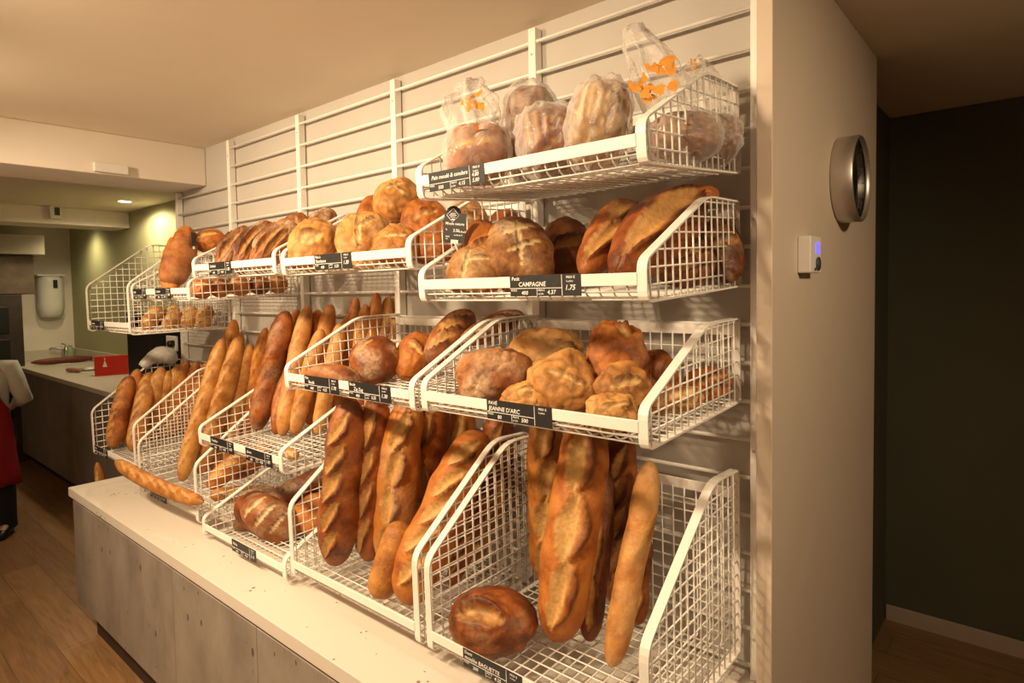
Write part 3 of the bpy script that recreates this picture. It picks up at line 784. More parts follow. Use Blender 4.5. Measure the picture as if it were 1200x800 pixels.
# ------------------------------------------------------------------ shop assistant at the left edge
def shopkeeper():
    base = Vector((-5.10, -.66, 0))
    rt = empty('person', base, 'person in a red apron over a white shirt standing by the service counter', 'person', rot=(0, 0, math.radians(62)))
    rt.scale = (.9, .9, .9)
    me = bpy.data.meshes.new('body')
    # local: facing -y, x to the person's left
    J = {'pelvis': (0, 0, .92), 'waist': (0, .005, 1.05), 'chest': (0, .0, 1.24), 'neck': (0, .01, 1.39), 'head0': (0, -.005, 1.46), 'head1': (0, -.01, 1.56), 'head2': (0, .005, 1.62)}
    R = {'pelvis': (.155, .115), 'waist': (.135, .10), 'chest': (.15, .105), 'neck': (.052, .055), 'head0': (.066, .08), 'head1': (.074, .092), 'head2': (.055, .07)}
    E = [('pelvis', 'waist'), ('waist', 'chest'), ('chest', 'neck'), ('neck', 'head0'), ('head0', 'head1'), ('head1', 'head2')]
    for s, n in ((1, 'l'), (-1, 'r')):
        J.update({n + 'sh': (s * .165, .01, 1.335), n + 'el': (s * .245, .06, 1.09), n + 'wr': (s * .115, .165, .985), n + 'pa': (s * .06, .185, .965),
                  n + 'hip': (s * .09, 0, .86), n + 'kn': (s * .10, -.015, .48), n + 'an': (s * .10, .01, .09), n + 'toe': (s * .115, -.13, .035)})
        R.update({n + 'sh': (.062, .06), n + 'el': (.043, .043), n + 'wr': (.027, .024), n + 'pa': (.034, .017), n + 'hip': (.10, .10), n + 'kn': (.058, .062), n + 'an': (.04, .045), n + 'toe': (.035, .028)})
        E += [('chest', n + 'sh'), (n + 'sh', n + 'el'), (n + 'el', n + 'wr'), (n + 'wr', n + 'pa'), ('pelvis', n + 'hip'), (n + 'hip', n + 'kn'), (n + 'kn', n + 'an'), (n + 'an', n + 'toe')]
        for k, (dx, dz, ln) in enumerate(((-.024, .010, .068), (-.009, .004, .078), (.007, 0, .074), (.022, -.004, .058))):
            a = n + 'f%d' % k; pz = J[n + 'pa']
            J[a] = (pz[0] - s * .035, pz[1] + .004, pz[2] + dx); J[a + 'b'] = (pz[0] - s * (.035 + ln * .6), pz[1] + .012, pz[2] + dx * 1.2 - .008); J[a + 'c'] = (pz[0] - s * (.03 + ln * .95), pz[1] + .002, pz[2] + dx * 1.2 - .014)
            for b_ in (a, a + 'b', a + 'c'): R[b_] = (.0095, .0095)
            E += [(n + 'pa', a), (a, a + 'b'), (a + 'b', a + 'c')]
        J[n + 't0'] = (J[n + 'pa'][0] - s * .004, J[n + 'pa'][1] + .012, J[n + 'pa'][2] + .034); J[n + 't1'] = (J[n + 'pa'][0] - s * .034, J[n + 'pa'][1] + .016, J[n + 'pa'][2] + .050)
        R[n + 't0'] = (.012, .012); R[n + 't1'] = (.0095, .0095); E += [(n + 'pa', n + 't0'), (n + 't0', n + 't1')]
    keys = list(J); idx = {k: i for i, k in enumerate(keys)}
    me.from_pydata([J[k] for k in keys], [(idx[a], idx[b]) for a, b in E], [])
    tmp = bpy.data.objects.new('tmp', me); COL.objects.link(tmp)
    tmp.modifiers.new('skin', 'SKIN'); ss = tmp.modifiers.new('sub', 'SUBSURF'); ss.levels = 2; ss.render_levels = 2
    for i, k in enumerate(keys): me.skin_vertices[0].data[i].radius = R[k]; me.skin_vertices[0].data[i].use_root = (k == 'pelvis')
    bpy.context.view_layer.update()
    m2 = bpy.data.meshes.new_from_object(tmp.evaluated_get(bpy.context.evaluated_depsgraph_get()))
    bpy.data.objects.remove(tmp)
    m2.name = 'body'; m2.materials.clear(); m2.materials.append(M['skin'])
    m2.polygons.foreach_set('use_smooth', [True] * len(m2.polygons))
    bd = bpy.data.objects.new('body', m2); COL.objects.link(bd); bd.parent = rt
    def shell(name, rings, mat, n=28):
        mb = MB(); rows = []
        for (cx, cy, z, rx, ry) in rings: rows.append([(cx + rx * math.cos(2 * PI * k / n), cy + ry * math.sin(2 * PI * k / n), z + .0) for k in range(n)])
        mb.quad_grid(rows, True)
        for i, v in enumerate(mb.v):
            vv = Vector(v); d = noise.noise_vector(vv * 9) * .008; mb.v[i] = tuple(vv + d)
        return mb.build(name, mat, rt)
    shell('shirt', [(0, 0, .95, .165, .13), (0, 0, 1.05, .155, .12), (0, 0, 1.2, .172, .128), (0, .003, 1.30, .178, .122), (0, .008, 1.36, .135, .095), (0, .01, 1.40, .075, .075), (0, .01, 1.415, .064, .066)], M['white_cloth'])
    for s, n in ((1, 'l'), (-1, 'r')):
        mb = MB()
        p = [Vector((s * .12, .01, 1.325)), Vector(J[n + 'sh']), Vector(J[n + 'sh']).lerp(Vector(J[n + 'el']), .4), Vector(J[n + 'sh']).lerp(Vector(J[n + 'el']), .8), Vector(J[n + 'el']) + Vector((0, .004, -.01)), Vector(J[n + 'el']).lerp(Vector(J[n + 'wr']), .45)]
        mb.tube(p, [.072, .078, .070, .066, .062, .046], 18)
        for i, v in enumerate(mb.v):
            vv = Vector(v); mb.v[i] = tuple(vv + noise.noise_vector(vv * 14) * .012)
        mb.build('sleeve', M['white_cloth'], rt)
        shell('trouser_leg', [(s * .085, 0, .93, .105, .118), (s * .09, 0, .80, .112, .115), (s * .10, -.012, .48, .085, .09), (s * .10, .008, .12, .072, .078), (s * .10, .008, .055, .075, .085)], M['navy_cloth'])
        sh = MB(); rows = []
        for y, rx, rz in ((.075, .01, .02), (.07, .032, .05), (.03, .042, .062), (-.04, .044, .055), (-.11, .048, .04), (-.16, .040, .034), (-.185, .012, .02)):
            rows.append([(s * .107 + rx * math.cos(2 * PI * k / 16), y, max(0, rz * .8 + rz * math.sin(2 * PI * k / 16))) for k in range(16)])
        sh.quad_grid(rows, True); sh.build('shoe', M['black'], rt)
    # apron: bib with straps and a skirt wrapped round the front
    ap = MB(); rows = []
    for z, half, ry, rx in ((1.27, .085, .142, .20), (1.20, .11, .150, .20), (1.08, .15, .150, .19), (1.02, 1.25, .150, .185), (.90, 1.35, .165, .20), (.70, 1.35, .185, .215), (.50, 1.35, .20, .235), (.42, 1.35, .205, .245)):
        row = []
        for k in range(25):
            t = -1 + 2 * k / 24
            if half < .3: x = t * half; row.append((x, -ry * math.sqrt(max(0, 1 - (x / rx) ** 2)) - .006, z))
            else:
                a = t * half; row.append((rx * math.sin(a), -ry * math.cos(a) - .004, z + .006 * math.sin(a * 9)))
        rows.append(row)
    ap.quad_grid(rows)
    apo = ap.build('apron', M['red_cloth'], rt)
    sdm = apo.modifiers.new('solid', 'SOLIDIFY'); sdm.thickness = .004
    st = MB()
    for s in (-1, 1): st.tube([(s * .075, -.142, 1.26), (s * .085, -.125, 1.33), (s * .075, -.07, 1.395), (s * .06, .03, 1.41), (s * .02, .075, 1.40)], .012, 8)
    st.build('apron_straps', M['red_cloth'], rt)
    # hair and face
    vs, fs = ico(4); mb = MB(); mb.v = []; mb.f = list(fs); mb.sm = [True] * len(fs)
    for v in vs:
        x, y, z = v
        p = Vector((x * .098, .018 + y * .108, 1.565 + z * .105))
        if z < 0: p.z = 1.565 + z * (.20 if y > -.15 else .10)
        if y < -.25 and z < .45: p.y = max(p.y, .018 - .055 + (0 if abs(x) < .75 else -.03)); 
        mb.v.append(tuple(p + noise.noise_vector(Vector((p.x * 30, p.y * 30, p.z * 8))) * .008))
    mb.build('hair', M['hair'], rt)
    for s in (-1, 1):
        e = MB().lathe([(.0001, .0), (.006, .0012), (.011, .004), (.012, .008)], 16, Matrix.Translation((s * .032, -.100, 1.545)) @ Matrix.Rotation(PI / 2, 4, 'X') @ Matrix.Scale(-1, 4, (0, 0, 1))).build('eye', M['eye'], rt)
        MB().lathe([(.0001, -.001), (.0055, -.0004), (.006, .002)], 12, Matrix.Translation((s * .032, -.101, 1.545)) @ Matrix.Rotation(PI / 2, 4, 'X') @ Matrix.Scale(-1, 4, (0, 0, 1))).build('iris', M['hair'], rt)
        MB().tube([(s * .018, -.098, 1.565), (s * .033, -.10, 1.571), (s * .048, -.092, 1.566)], .004, 6).build('eyebrow', M['hair'], rt)
        MB().tube([(s * .078, .0, 1.565), (s * .086, .012, 1.55), (s * .082, .008, 1.52)], .010, 8).build('ear', M['skin'], rt)
    MB().tube([(0, -.095, 1.555), (0, -.108, 1.53), (0, -.118, 1.512), (0, -.100, 1.503)], [.008, .010, .013, .008], 10).build('nose', M['skin'], rt)
    MB().tube([(-.024, -.092, 1.478), (0, -.102, 1.477), (.024, -.092, 1.478)], [.004, .007, .004], 8).build('mouth', M['lips'], rt)
shopkeeper()

# ------------------------------------------------------------------ bread in the baskets
_seed = [0]
LOG = []
def on_floor(key, u, v, dz=.004):
    y = -.3
    for _ in range(8):
        p = at(u, v, 'z', floor_z(key, y) + dz); y = min(max(p.y, -.50), -.07)
    if p.y > -.07 or p.y < -.505:
        p = at(u, v, 'y', y)
        p.z = max(p.z, floor_z(key, y) + dz)
    return p
def stick(key, label, mat, b, t, w, yt=-.10, yb=None, name='baguette', cat='baguette', group=None, **k):
    """standing or leaning loaf: foot at pixel b, head at pixel t and depth yt, width w pixels"""
    _seed[0] += 1; k.setdefault('seed', _seed[0])
    w *= 1.1
    p0 = on_floor(key, *b) if yb is None else at(b[0], b[1], 'y', yb)
    p1 = at(t[0], t[1], 'y', yt)
    R = w * mpp((p0 + p1) / 2) / 2
    xc = BK[key][0].location.x; xl, xr = xc - BW + .014 + R, xc + BW - .014 - R
    if p1.x < xl or p1.x > xr: p1 = at(t[0], t[1], 'x', xl if p1.x < xl else xr)
    if p0.x < xl or p0.x > xr:
        p0 = at(b[0], b[1], 'x', xl if p0.x < xl else xr)
        fz = floor_z(key, p0.y)
        if p0.z > fz + .01:
            dr = (p0 - p1).normalized()
            if dr.z < -.2: p0 = p0 + dr * ((p0.z - fz - .005) / -dr.z)
            p0.x = min(max(p0.x, xl), xr); p0.y = max(p0.y, -.50 + R)
        p0.z = max(p0.z, fz + .004)
    p0 = p0 + Vector((0, 0, R * .25)) if yb is None else p0
    if key in ('D1', 'D2') and p1.z > 1.372: p1 = p0 + (p1 - p0) * ((1.372 - p0.z) / (p1.z - p0.z))
    LOG.append((label, round((p1 - p0).length, 3), round(R, 3), tuple(round(c, 2) for c in p0), tuple(round(c, 2) for c in p1)))
    o = rod(name, p0, p1, R * .94, mat, **k)
    return tag(o, label, cat, group)
FRONT3 = (-FW + Vector((0, 0, .55))).normalized()
def loaf(key, label, mat, c, y, w, h, d=.8, rot=0, name='loaf', cat='loaf', group=None, out=None, **k):
    """rounded loaf seen w by h pixels about pixel c, at depth y"""
    _seed[0] += 1; k.setdefault('seed', _seed[0])
    p = at(c[0], c[1], 'y', y); m = mpp(p)
    if key:
        xc = BK[key][0].location.x
        for _ in range(40):
            hwid = w * mpp(p) / 2 * .8
            if p.x - hwid < xc - BW + .012 and y > -.42: y -= .01
            elif p.x + hwid > xc + BW - .012 and y < -.09: y += .01
            else: break
            p = at(c[0], c[1], 'y', y)
        m = mpp(p)
    e3 = (out or FRONT3).normalized()
    e1 = (RT - e3 * RT.dot(e3)).normalized(); e2 = e3.cross(e1)
    r = math.radians(rot); e1, e2 = e1 * math.cos(r) + e2 * math.sin(r), e2 * math.cos(r) - e1 * math.sin(r)
    a, b = w * m / 2 * .97, h * m / 2 * .97
    dd = d * min(a, b)
    if key:
        lo = floor_z(key, y) + .002
        low = p.z - max(abs(e1.z) * a, abs(e2.z) * b, abs(e3.z) * dd)
        gap = low - lo
        if (.008 < gap < .19 or gap < -.004) and abs(rot) <= 30 and abs(e2.z) > .5:
            cz = abs(e2.z * math.cos(r)) if False else max(.6, abs(e2.z))
            p = p - e2 * (gap / 2 / cz); b = max(.02, b + gap / 2 / cz)
        LOG.append((label, 'blob', tuple(round(q, 2) for q in p), round(low - lo, 3)))
    o = blob(name, p, e1, e2, e3, a, b, dd, mat, **k)
    return tag(o, label, cat, group)
X1 = (-.75, -.1, .75, .15, .20, .10)
XD = [(-.6, -.5, .1, .65, .17, .12), (.0, -.6, .6, .45, .15, .10)]
X3 = [(-.65, -.55, -.35, .6, .13, .11), (-.12, -.7, .1, .7, .14, .11), (.38, -.6, .6, .55, .13, .11)]
CR = [(-.55, .25, .5, .42, .07, .09), (-.45, -.2, .55, -.05, .07, .06), (-.1, -.6, .05, .7, .06, .05)]

# --- Petit Campagne basket (B1)
g = 'dark country loaves in the Petit Campagne basket'
loaf('B1', 'big round rustic loaf with floury cracked crust in the Petit Campagne basket', 'rustic', (606, 289), -.31, 84, 76, .85, 10, group=g, slashes=CR, flour=.5)
loaf('B1', 'smaller cracked rustic loaf at the front left corner of the Petit Campagne basket', 'rustic', (556, 308), -.41, 62, 46, .75, -8, group=g, slashes=[(-.5, .1, .6, .3, .1, .06), (-.35, -.7, -.2, .7, .08, .06)], flour=.35)
loaf('B1', 'brown loaf half hidden behind the hanging black sign', 'brown', (566, 276), -.20, 52, 46, .8, 5, group=g, slashes=[X1])
loaf('B1', 'very dark loaf in shadow at the back middle of the Petit Campagne basket', 'dark', (664, 286), -.14, 62, 76, .6, 0, group=g, slashes=[X1])
stick('B1', 'brown loaf with a curled ear left of the biggest loaf in its basket', 'brown', (684, 322), (742, 240), 52, -.12, -.36, name='loaf', cat='loaf', group=g, slashes='long', ns=2, taper=2.2, sw=.38, sd=.30, fat=.06, n=100, mth=54)
stick('B1', 'biggest amber brown loaf with a long pale slash in the Petit Campagne basket', 'brown', (722, 322), (818, 228), 76, -.14, -.40, name='loaf', cat='loaf', group=g, slashes='long', ns=1, taper=2.3, sw=.36, sd=.28, fat=.08, n=110, mth=60)
loaf('B1', 'small brown loaf top at the back right corner of the Petit Campagne basket', 'brown', (822, 228), -.10, 40, 24, .8, 0, group=g)
loaf('B1', 'dark loaf behind the right wire side of the Petit Campagne basket, nearer one', 'dark', (800, 300), -.26, 78, 62, .7, -10, group=g, slashes=[X1], flour=.2)
loaf('B1', 'dark loaf behind the right wire side of the Petit Campagne basket, nearer the wall', 'dark', (845, 286), -.12, 48, 74, .7, 0, group=g, slashes=[X1], flour=.2)

# --- Pavé basket (C1)
g = 'pavé loaves in the Jeanne d\'Arc basket'
PV = dict(p=2.5, lump=.13, group=g, crease=.10)
loaf('C1', 'big flour-dusted brown pavé loaf at the front left of its basket', 'floury', (579, 438), -.37, 90, 62, .9, 8, slashes=[], flour=.5, **PV)
loaf('C1', 'pale pavé loaf with a dark top stripe at the back left, topmost', 'pale', (642, 404), -.20, 92, 42, .95, -4, slashes=[(-.1, .35, .9, .1, .16, .05)], flour=.2, **PV)
loaf('C1', 'golden pointed pavé loaf in the front middle above the black tag', 'pale', (658, 443), -.38, 80, 64, .9, 18, slashes=[(-.55, .45, .5, -.5, .12, .09)], **PV)
loaf('C1', 'pale pavé loaf lying just behind the Pavé tag', 'pale', (618, 463), -.44, 62, 34, .9, 6, slashes=[(-.6, .3, .6, .35, .12, .06)], **PV)
loaf('C1', 'amber rounded pavé loaf with a small peak at the top right of the pile', 'amber', (723, 404), -.24, 72, 56, .9, -8, slashes=[(-.2, .8, .3, .5, .14, .12)], flour=.1, **PV)
loaf('C1', 'golden pavé loaf with an open torn slit, right of the front middle one', 'pale', (728, 446), -.35, 66, 44, .9, 8, slashes=[(-.55, .05, .6, .2, .2, .14)], **PV)
loaf('C1', 'dark brown pavé loaf half hidden at the back right of the pile', 'brown', (770, 428), -.15, 44, 36, .9, 0, **PV)
loaf('C1', 'pale pavé loaf at the very front right beside the wire side', 'pale', (716, 473), -.44, 62, 26, 1.1, 4, slashes=[(-.6, .1, .6, .2, .12, .06)], **PV)
loaf('C1', 'pale pavé loaf behind the right wire side of its basket, nearer one', 'pale', (792, 476), -.31, 74, 46, .8, 8, slashes=[X1], **PV)
loaf('C1', 'brown pavé loaf behind the right wire side of its basket, nearer the wall', 'brown', (830, 452), -.15, 60, 44, .8, 12, slashes=[X1], **PV)

# --- golden loaves (B2)
g = 'golden loaves beside the hanging sign'
GD = dict(group=g, lump=.09, crease=.05)
loaf('B2', 'golden round loaf with a brown burst patch, leftmost of the golden loaves', 'gold', (369, 277), -.39, 56, 48, .9, -5, slashes=[(-.3, -.3, .55, .15, .3, .08)], **GD)
loaf('B2', 'golden loaf with a three-way split, second at the front of the golden loaves', 'gold', (425, 272), -.38, 68, 52, .9, 10, slashes=[(-.1, -.6, .0, .6, .08, .08), (0, .1, .6, .45, .08, .08)], flour=.25, **GD)
loaf('B2', 'golden loaf just showing at the back between two others, against the rack rails', 'amber', (438, 244), -.13, 42, 34, .9, 0, **GD)
loaf('B2', 'topmost golden loaf of its heap, standing tilted against the rack', 'gold', (466, 236), -.24, 60, 54, .9, 35, slashes=[(-.4, .3, .5, .1, .1, .08), (.0, .2, .25, -.6, .07, .06)], **GD)
loaf('B2', 'amber glossy loaf right of the topmost golden loaf', 'amber', (497, 252), -.31, 62, 46, .9, 12, slashes=[(-.6, .15, .5, .3, .12, .08)], **GD)
loaf('B2', 'pale golden loaf lowest at the front right of the golden loaves', 'gold', (464, 279), -.44, 54, 34, .95, 10, slashes=[(-.5, .2, .6, .1, .1, .06)], **GD)
loaf('B2', 'brown loaf behind the wire side next to the hanging black sign', 'brown', (506, 290), -.36, 56, 44, .8, 0, **GD)
loaf('B2', 'golden loaf behind the wire side, just under the top basket corner', 'gold', (548, 262), -.18, 56, 56, .9, 0, slashes=[X1], **GD)
loaf('B2', 'amber loaf at the back right of the golden loaves near the rack post', 'amber', (592, 264), -.12, 44, 42, .9, 0, **GD)

# --- dark scored loaves (B3)
g = 'dark scored loaves'
DS = dict(group=g, lump=.07, crease=.05)
loaf('B3', 'leftmost dark scored loaf of its basket, tilted', 'brown', (279, 285), -.38, 30, 46, 1, -18, slashes=X3[:2], flour=.5, **DS)
loaf('B3', 'second dark scored loaf from the left with a burnt ridge', 'brown', (304, 279), -.36, 32, 50, 1, -20, slashes=X3, flour=.7, **DS)
loaf('B3', 'third dark scored loaf from the left, heavily floured', 'brown', (330, 276), -.34, 36, 50, 1, -25, slashes=X3, flour=.8, **DS)
loaf('B3', 'dark brown scored loaf at the back left of the golden round loaf', 'brown', (347, 262), -.20, 40, 30, 1, 15, slashes=X3, flour=.4, **DS)
loaf('B3', 'white-floured flat loaf at the back against the rack above the leftmost golden loaf', 'floury', (381, 254), -.10, 46, 22, 1, -8, slashes=[X1], flour=1, **DS)

# --- far left upper basket (B4)
g = 'brown loaves in the far left upper basket'
stick('B4', 'long dull brown loaf sticking up diagonally in the far left upper basket', 'floury', (197, 336), (222, 280), 34, -.22, -.42, name='loaf', cat='loaf', group=g, slashes=None, taper=3, flour=.3)
loaf('B4', 'orange brown loaf top, leftmost in the far left upper basket', 'amber', (203, 290), -.28, 24, 32, .9, 10, group=g)
loaf('B4', 'orange brown loaf top behind the edge-on black sign, second from left', 'amber', (216, 278), -.20, 22, 28, .9, -10, group=g)
loaf('B4', 'orange brown torn loaf right of the edge-on black sign', 'amber', (246, 282), -.16, 38, 28, .9, 10, group=g, slashes=[X1])
for i, (u, v, y, nm) in enumerate([(237, 338, -.43, 'nearest'), (258, 338, -.36, 'second nearest'), (281, 337, -.27, 'middle'), (304, 336, -.19, 'second from the wall'), (325, 335, -.11, 'closest to the wall')]):
    loaf('B4', 'brown loaf seen through the wire side below the dark scored loaves, ' + nm, ['amber', 'brown'][i % 2], (u, v), y, 24, 26, 1, 0, group=g, slashes=[X1], lump=.08, sub=4)
# --- far left high tall basket (B5)
g = 'small pale breads in the high far left basket'
for i, (b, t, yb, yt, nm) in enumerate([((168, 386), (190, 360), -.36, -.30, 'leftmost'), ((196, 388), (206, 358), -.28, -.22, 'second from left'), ((216, 388), (226, 358), -.20, -.15, 'third from left'), ((234, 386), (246, 358), -.14, -.09, 'rightmost')]):
    stick('B5', 'small pale gold bread in the high far left wire basket, ' + nm, 'pale', b, t, 19, yt, yb, name='small_bread', cat='bread', group=g, ns=2, taper=2.2, n=24, mth=20)

# --- round floury loaf basket (C2)
g = 'loaves in the Boule basket'
loaf('C2', 'round brown loaf with a white flour patch in the middle of its basket', 'brown', (439, 420), -.31, 60, 54, .95, 20, group=g, slashes=[(-.7, .3, .2, .65, .1, .05)], flour=.75, lump=.06)
loaf('C2', 'flat dusty brown loaf lying at the front left behind the price tags', 'floury', (392, 438), -.43, 66, 22, 1.3, -3, group=g, flour=.45, lump=.07)
loaf('C2', 'amber loaf with a curled ear right of the round floury loaf', 'amber', (490, 409), -.20, 46, 42, .9, -20, group=g, slashes=[(-.5, .3, .5, .0, .2, .14)])
stick('C2', 'long dark loaf with burst ears rising right of the round floury loaf', 'brown', (502, 424), (552, 366), 40, -.11, -.30, name='loaf', cat='loaf', group=g, slashes='diag', ns=3, taper=2.4, sw=.36, sd=.26, flour=.3)
stick('C2', 'floury dark loaf lying at the back right, just under the Petit Campagne basket', 'floury', (540, 400), (612, 368), 28, -.09, -.26, name='loaf', cat='loaf', group=g, slashes='diag', ns=3, taper=2.4, flour=.6)

# --- slim baguettes (C3)
g = 'slim baguettes leaning in the short basket'
SB = dict(group=g, ns=5, taper=5, lump=.07, sd=.07, sw=.26, n=60, mth=24, cs=.3)
stick('C3', 'darkest slim baguette standing in front at the left of the leaning baguettes', 'brown', (301, 508), (336, 364), 27, -.20, flour=.35, **SB)
for i, (b, t, w, yt, mt, nm) in enumerate([
    ((323, 512), (348, 362), 18, -.09, 'amber', 'just behind the darkest one'),
    ((330, 514), (361, 358), 21, -.13, 'gold', 'second from left, foot near the right tag'),
    ((352, 500), (373, 362), 18, -.08, 'amber', 'third from left at the back'),
    ((344, 512), (377, 385), 20, -.17, 'gold', 'short, before the third from left'),
    ((362, 500), (388, 356), 20, -.09, 'amber', 'fourth from left at the back'),
    ((372, 512), (400, 378), 19, -.14, 'gold', 'fifth from left, with a pale head'),
    ((385, 505), (409, 368), 17, -.09, 'amber', 'sixth from left'),
    ((398, 500), (418, 348), 17, -.08, 'amber', 'seventh from left'),
    ((410, 495), (429, 356), 17, -.11, 'gold', 'eighth from left'),
    ((420, 492), (443, 343), 17, -.08, 'amber', 'ninth from left, tallest head of all'),
    ((432, 488), (456, 346), 17, -.10, 'gold', 'tenth from left, near the rack post'),
    ((440, 486), (465, 360), 16, -.13, 'gold', 'rightmost, shorter than its neighbours')]):
    stick('C3', 'slim golden baguette leaning in the short basket, ' + nm, mt, b, t, w, yt, flour=.2, **SB)
stick('C3', 'short baguette end lying on the wires at the front right of the short basket', 'gold', (331, 529), (350, 534), 12, -.43, -.44, group=g, ns=2, n=20, mth=16)

# --- baguettes, tall basket (D4)
g = 'baguettes in the tall basket with the overhanging baguette'
LB = dict(group=g, ns=6, taper=4.2, lump=.06, sd=.09, sw=.28, n=70, mth=24, cs=.5)
stick('D4', 'long golden baguette standing leftmost, its head left of the twin heads', 'gold', (213, 567), (262, 396), 21, -.17, **LB)
stick('D4', 'golden baguette whose head is highest and darkest behind the leftmost pair', 'amber', (252, 545), (275, 374), 20, -.08, **LB)
stick('D4', 'golden baguette second from left, leaning in front of the highest one', 'gold', (235, 560), (283, 390), 22, -.15, **LB)
stick('D4', 'golden baguette third from left, short and pale behind the basket wires', 'gold', (262, 545), (294, 402), 20, -.11, **LB)
stick('D4', 'amber baguette near the darkest slim baguette, only its head and side showing', 'amber', (282, 535), (312, 384), 18, -.08, **LB)
p0, p1 = at(136, 540, 'y', -.575), at(238, 588, 'y', -.522)
o = rod('baguette', p0, p1, .031, 'gold', front=Vector((.2, -.6, .75)), bow=-.03, bowdir=Vector((0, 0, 1)), ns=7, taper=5, lump=.05, sd=.09, seed=77, sw=.26, n=80, cs=.4)
tag(o, 'long golden baguette lying over the front edge of its tall basket', 'baguette', g)
stick('D4', 'golden baguette lying low along the right wire side of its basket', 'gold', (246, 580), (338, 578), 20, -.16, -.42, group=g, ns=5, taper=4)
for i, (b, t, w, yb, yt, nm) in enumerate([((243, 572), (292, 528), 24, -.38, -.20, 'nearer'), ((272, 560), (318, 522), 24, -.26, -.12, 'nearer the wall')]):
    stick('D4', 'short brown loaf lying in the tall basket behind the wires, ' + nm, 'amber', b, t, w, yt, yb, name='loaf', cat='loaf', group=g, ns=3, taper=2.4)
# --- far left baguettes (D5)
g = 'baguettes in the far left tall basket'
LB['group'] = g
for i, (b, t, w, yb, yt, mt, nm) in enumerate([
    ((127, 518), (153, 440), 20, None, -.30, 'amber', 'leftmost of all'),
    ((148, 524), (161, 432), 16, None, -.26, 'amber', 'second from left, slim'),
    ((156, 532), (177, 436), 21, None, -.24, 'gold', 'third from left, floury'),
    ((172, 520), (190, 430), 20, None, -.21, 'gold', 'fourth from left'),
    ((184, 512), (199, 434), 17, None, -.18, 'gold', 'fifth from left, pale'),
    ((193, 508), (209, 428), 17, None, -.14, 'gold', 'sixth from left'),
    ((203, 502), (219, 422), 17, None, -.11, 'amber', 'seventh from left, head beside the white bag'),
    ((214, 498), (231, 424), 16, None, -.09, 'amber', 'eighth from left'),
    ((226, 494), (243, 425), 15, None, -.08, 'amber', 'rightmost, against the wall')]):
    stick('D5', 'baguette standing in the far left tall basket, ' + nm, mt, b, t, w, yt, yb, flour=.15, **LB)
p0 = at(122, 580, 'y', -.30); p1 = at(114, 541, 'y', -.42)
p1 = at(114, 541, 'x', -3.30); p0 = Vector((p1.x - .10, p1.y + .12, .02))
o = rod('baguette', p0, p1, .034, 'gold', seed=81, ns=6, taper=4, n=40, mth=20)
tag(o, 'orange baguette tip showing just behind the left end of the cream worktop', 'baguette')

# --- big country loaves (D3)
g = 'big country loaves low on the worktop'
stick('D3', 'long dark brown loaf at the left back of the big country loaves', 'brown', (284, 606), (318, 582), 50, -.16, -.30, name='loaf', cat='loaf', group=g, slashes=None, taper=2.6, flour=.15)
loaf('D3', 'big scored loaf with floury squares at the front of the country loaves', 'floury', (314, 613), -.36, 78, 62, .95, -28, group=g, slashes=[(-.55, -.6, -.35, .7, .09, .07), (-.05, -.75, .1, .75, .09, .07), (.45, -.6, .55, .6, .09, .07)], flour=.75, lump=.05)
loaf('D3', 'brown loaf lying behind the big scored floury one', 'brown', (340, 592), -.20, 66, 42, .9, 15, group=g, flour=.3)
stick('D3', 'dark loaf lying crosswise on top at the back of the country loaves', 'dark', (326, 566), (388, 550), 30, -.12, -.20, name='loaf', cat='loaf', group=g, slashes=None, taper=2.6, flour=.35)
loaf('D3', 'amber loaf behind the left wire side of the next tall basket', 'amber', (372, 606), -.21, 56, 58, .8, 30, group=g, flour=.1)

# --- thick standing loaves (D2)
g = 'thick standing loaves in the tall untagged basket'
TB = dict(group=g, taper=4.5, lump=.09, n=120, mth=54, name='long_loaf', cat='loaf')
stick('D2', 'thick brown standing loaf leftmost in the tall basket, slightly twisted', 'brown', (392, 668), (413, 440), 46, -.40, slashes='diag', ns=5, flour=.2, sd=.16, **TB)
stick('D2', 'dark standing loaf second from left, behind the twisted one', 'brown', (432, 662), (443, 445), 38, -.34, slashes='diag', ns=4, sd=.16, **TB)
stick('D2', 'standing loaf with long floury ears in the middle of the tall basket', 'amber', (455, 668), (484, 440), 48, -.27, slashes='long', ns=4, flour=.45, sw=.30, sd=.24, **TB)
stick('D2', 'dark reddish standing loaf right of the floury-eared one', 'brown', (494, 645), (511, 455), 42, -.20, slashes='long', ns=3, sw=.3, sd=.2, **TB)
stick('D2', 'short smooth golden half baguette standing in front in the tall basket', 'gold', (443, 706), (472, 611), 36, -.38, slashes=None, group=g, taper=5, lump=.03, name='half_baguette', cat='baguette')
stick('D2', 'widest amber standing loaf leaning right, beside the wire side of the tall basket', 'amber', (474, 716), (562, 505), 58, -.15, slashes='diag', ns=5, sw=.3, sd=.18, **TB)
stick('D2', 'amber loaf head between the reddish one and the widest leaning one, at the back', 'amber', (535, 620), (544, 470), 34, -.08, slashes='long', ns=3, **TB)
stick('D2', 'brown loaf head at the back right corner of the tall basket', 'brown', (572, 610), (588, 480), 38, -.08, slashes='diag', ns=3, **TB)
stick('D2', 'pale slim baguette seen through the double wire sides, nearer the wall', 'pale', (556, 660), (590, 560), 22, -.10, None, group=g, ns=4, taper=3)
stick('D2', 'amber slim baguette seen through the double wire sides, nearer one', 'amber', (528, 690), (570, 570), 24, -.14, None, group=g, ns=4, taper=3)

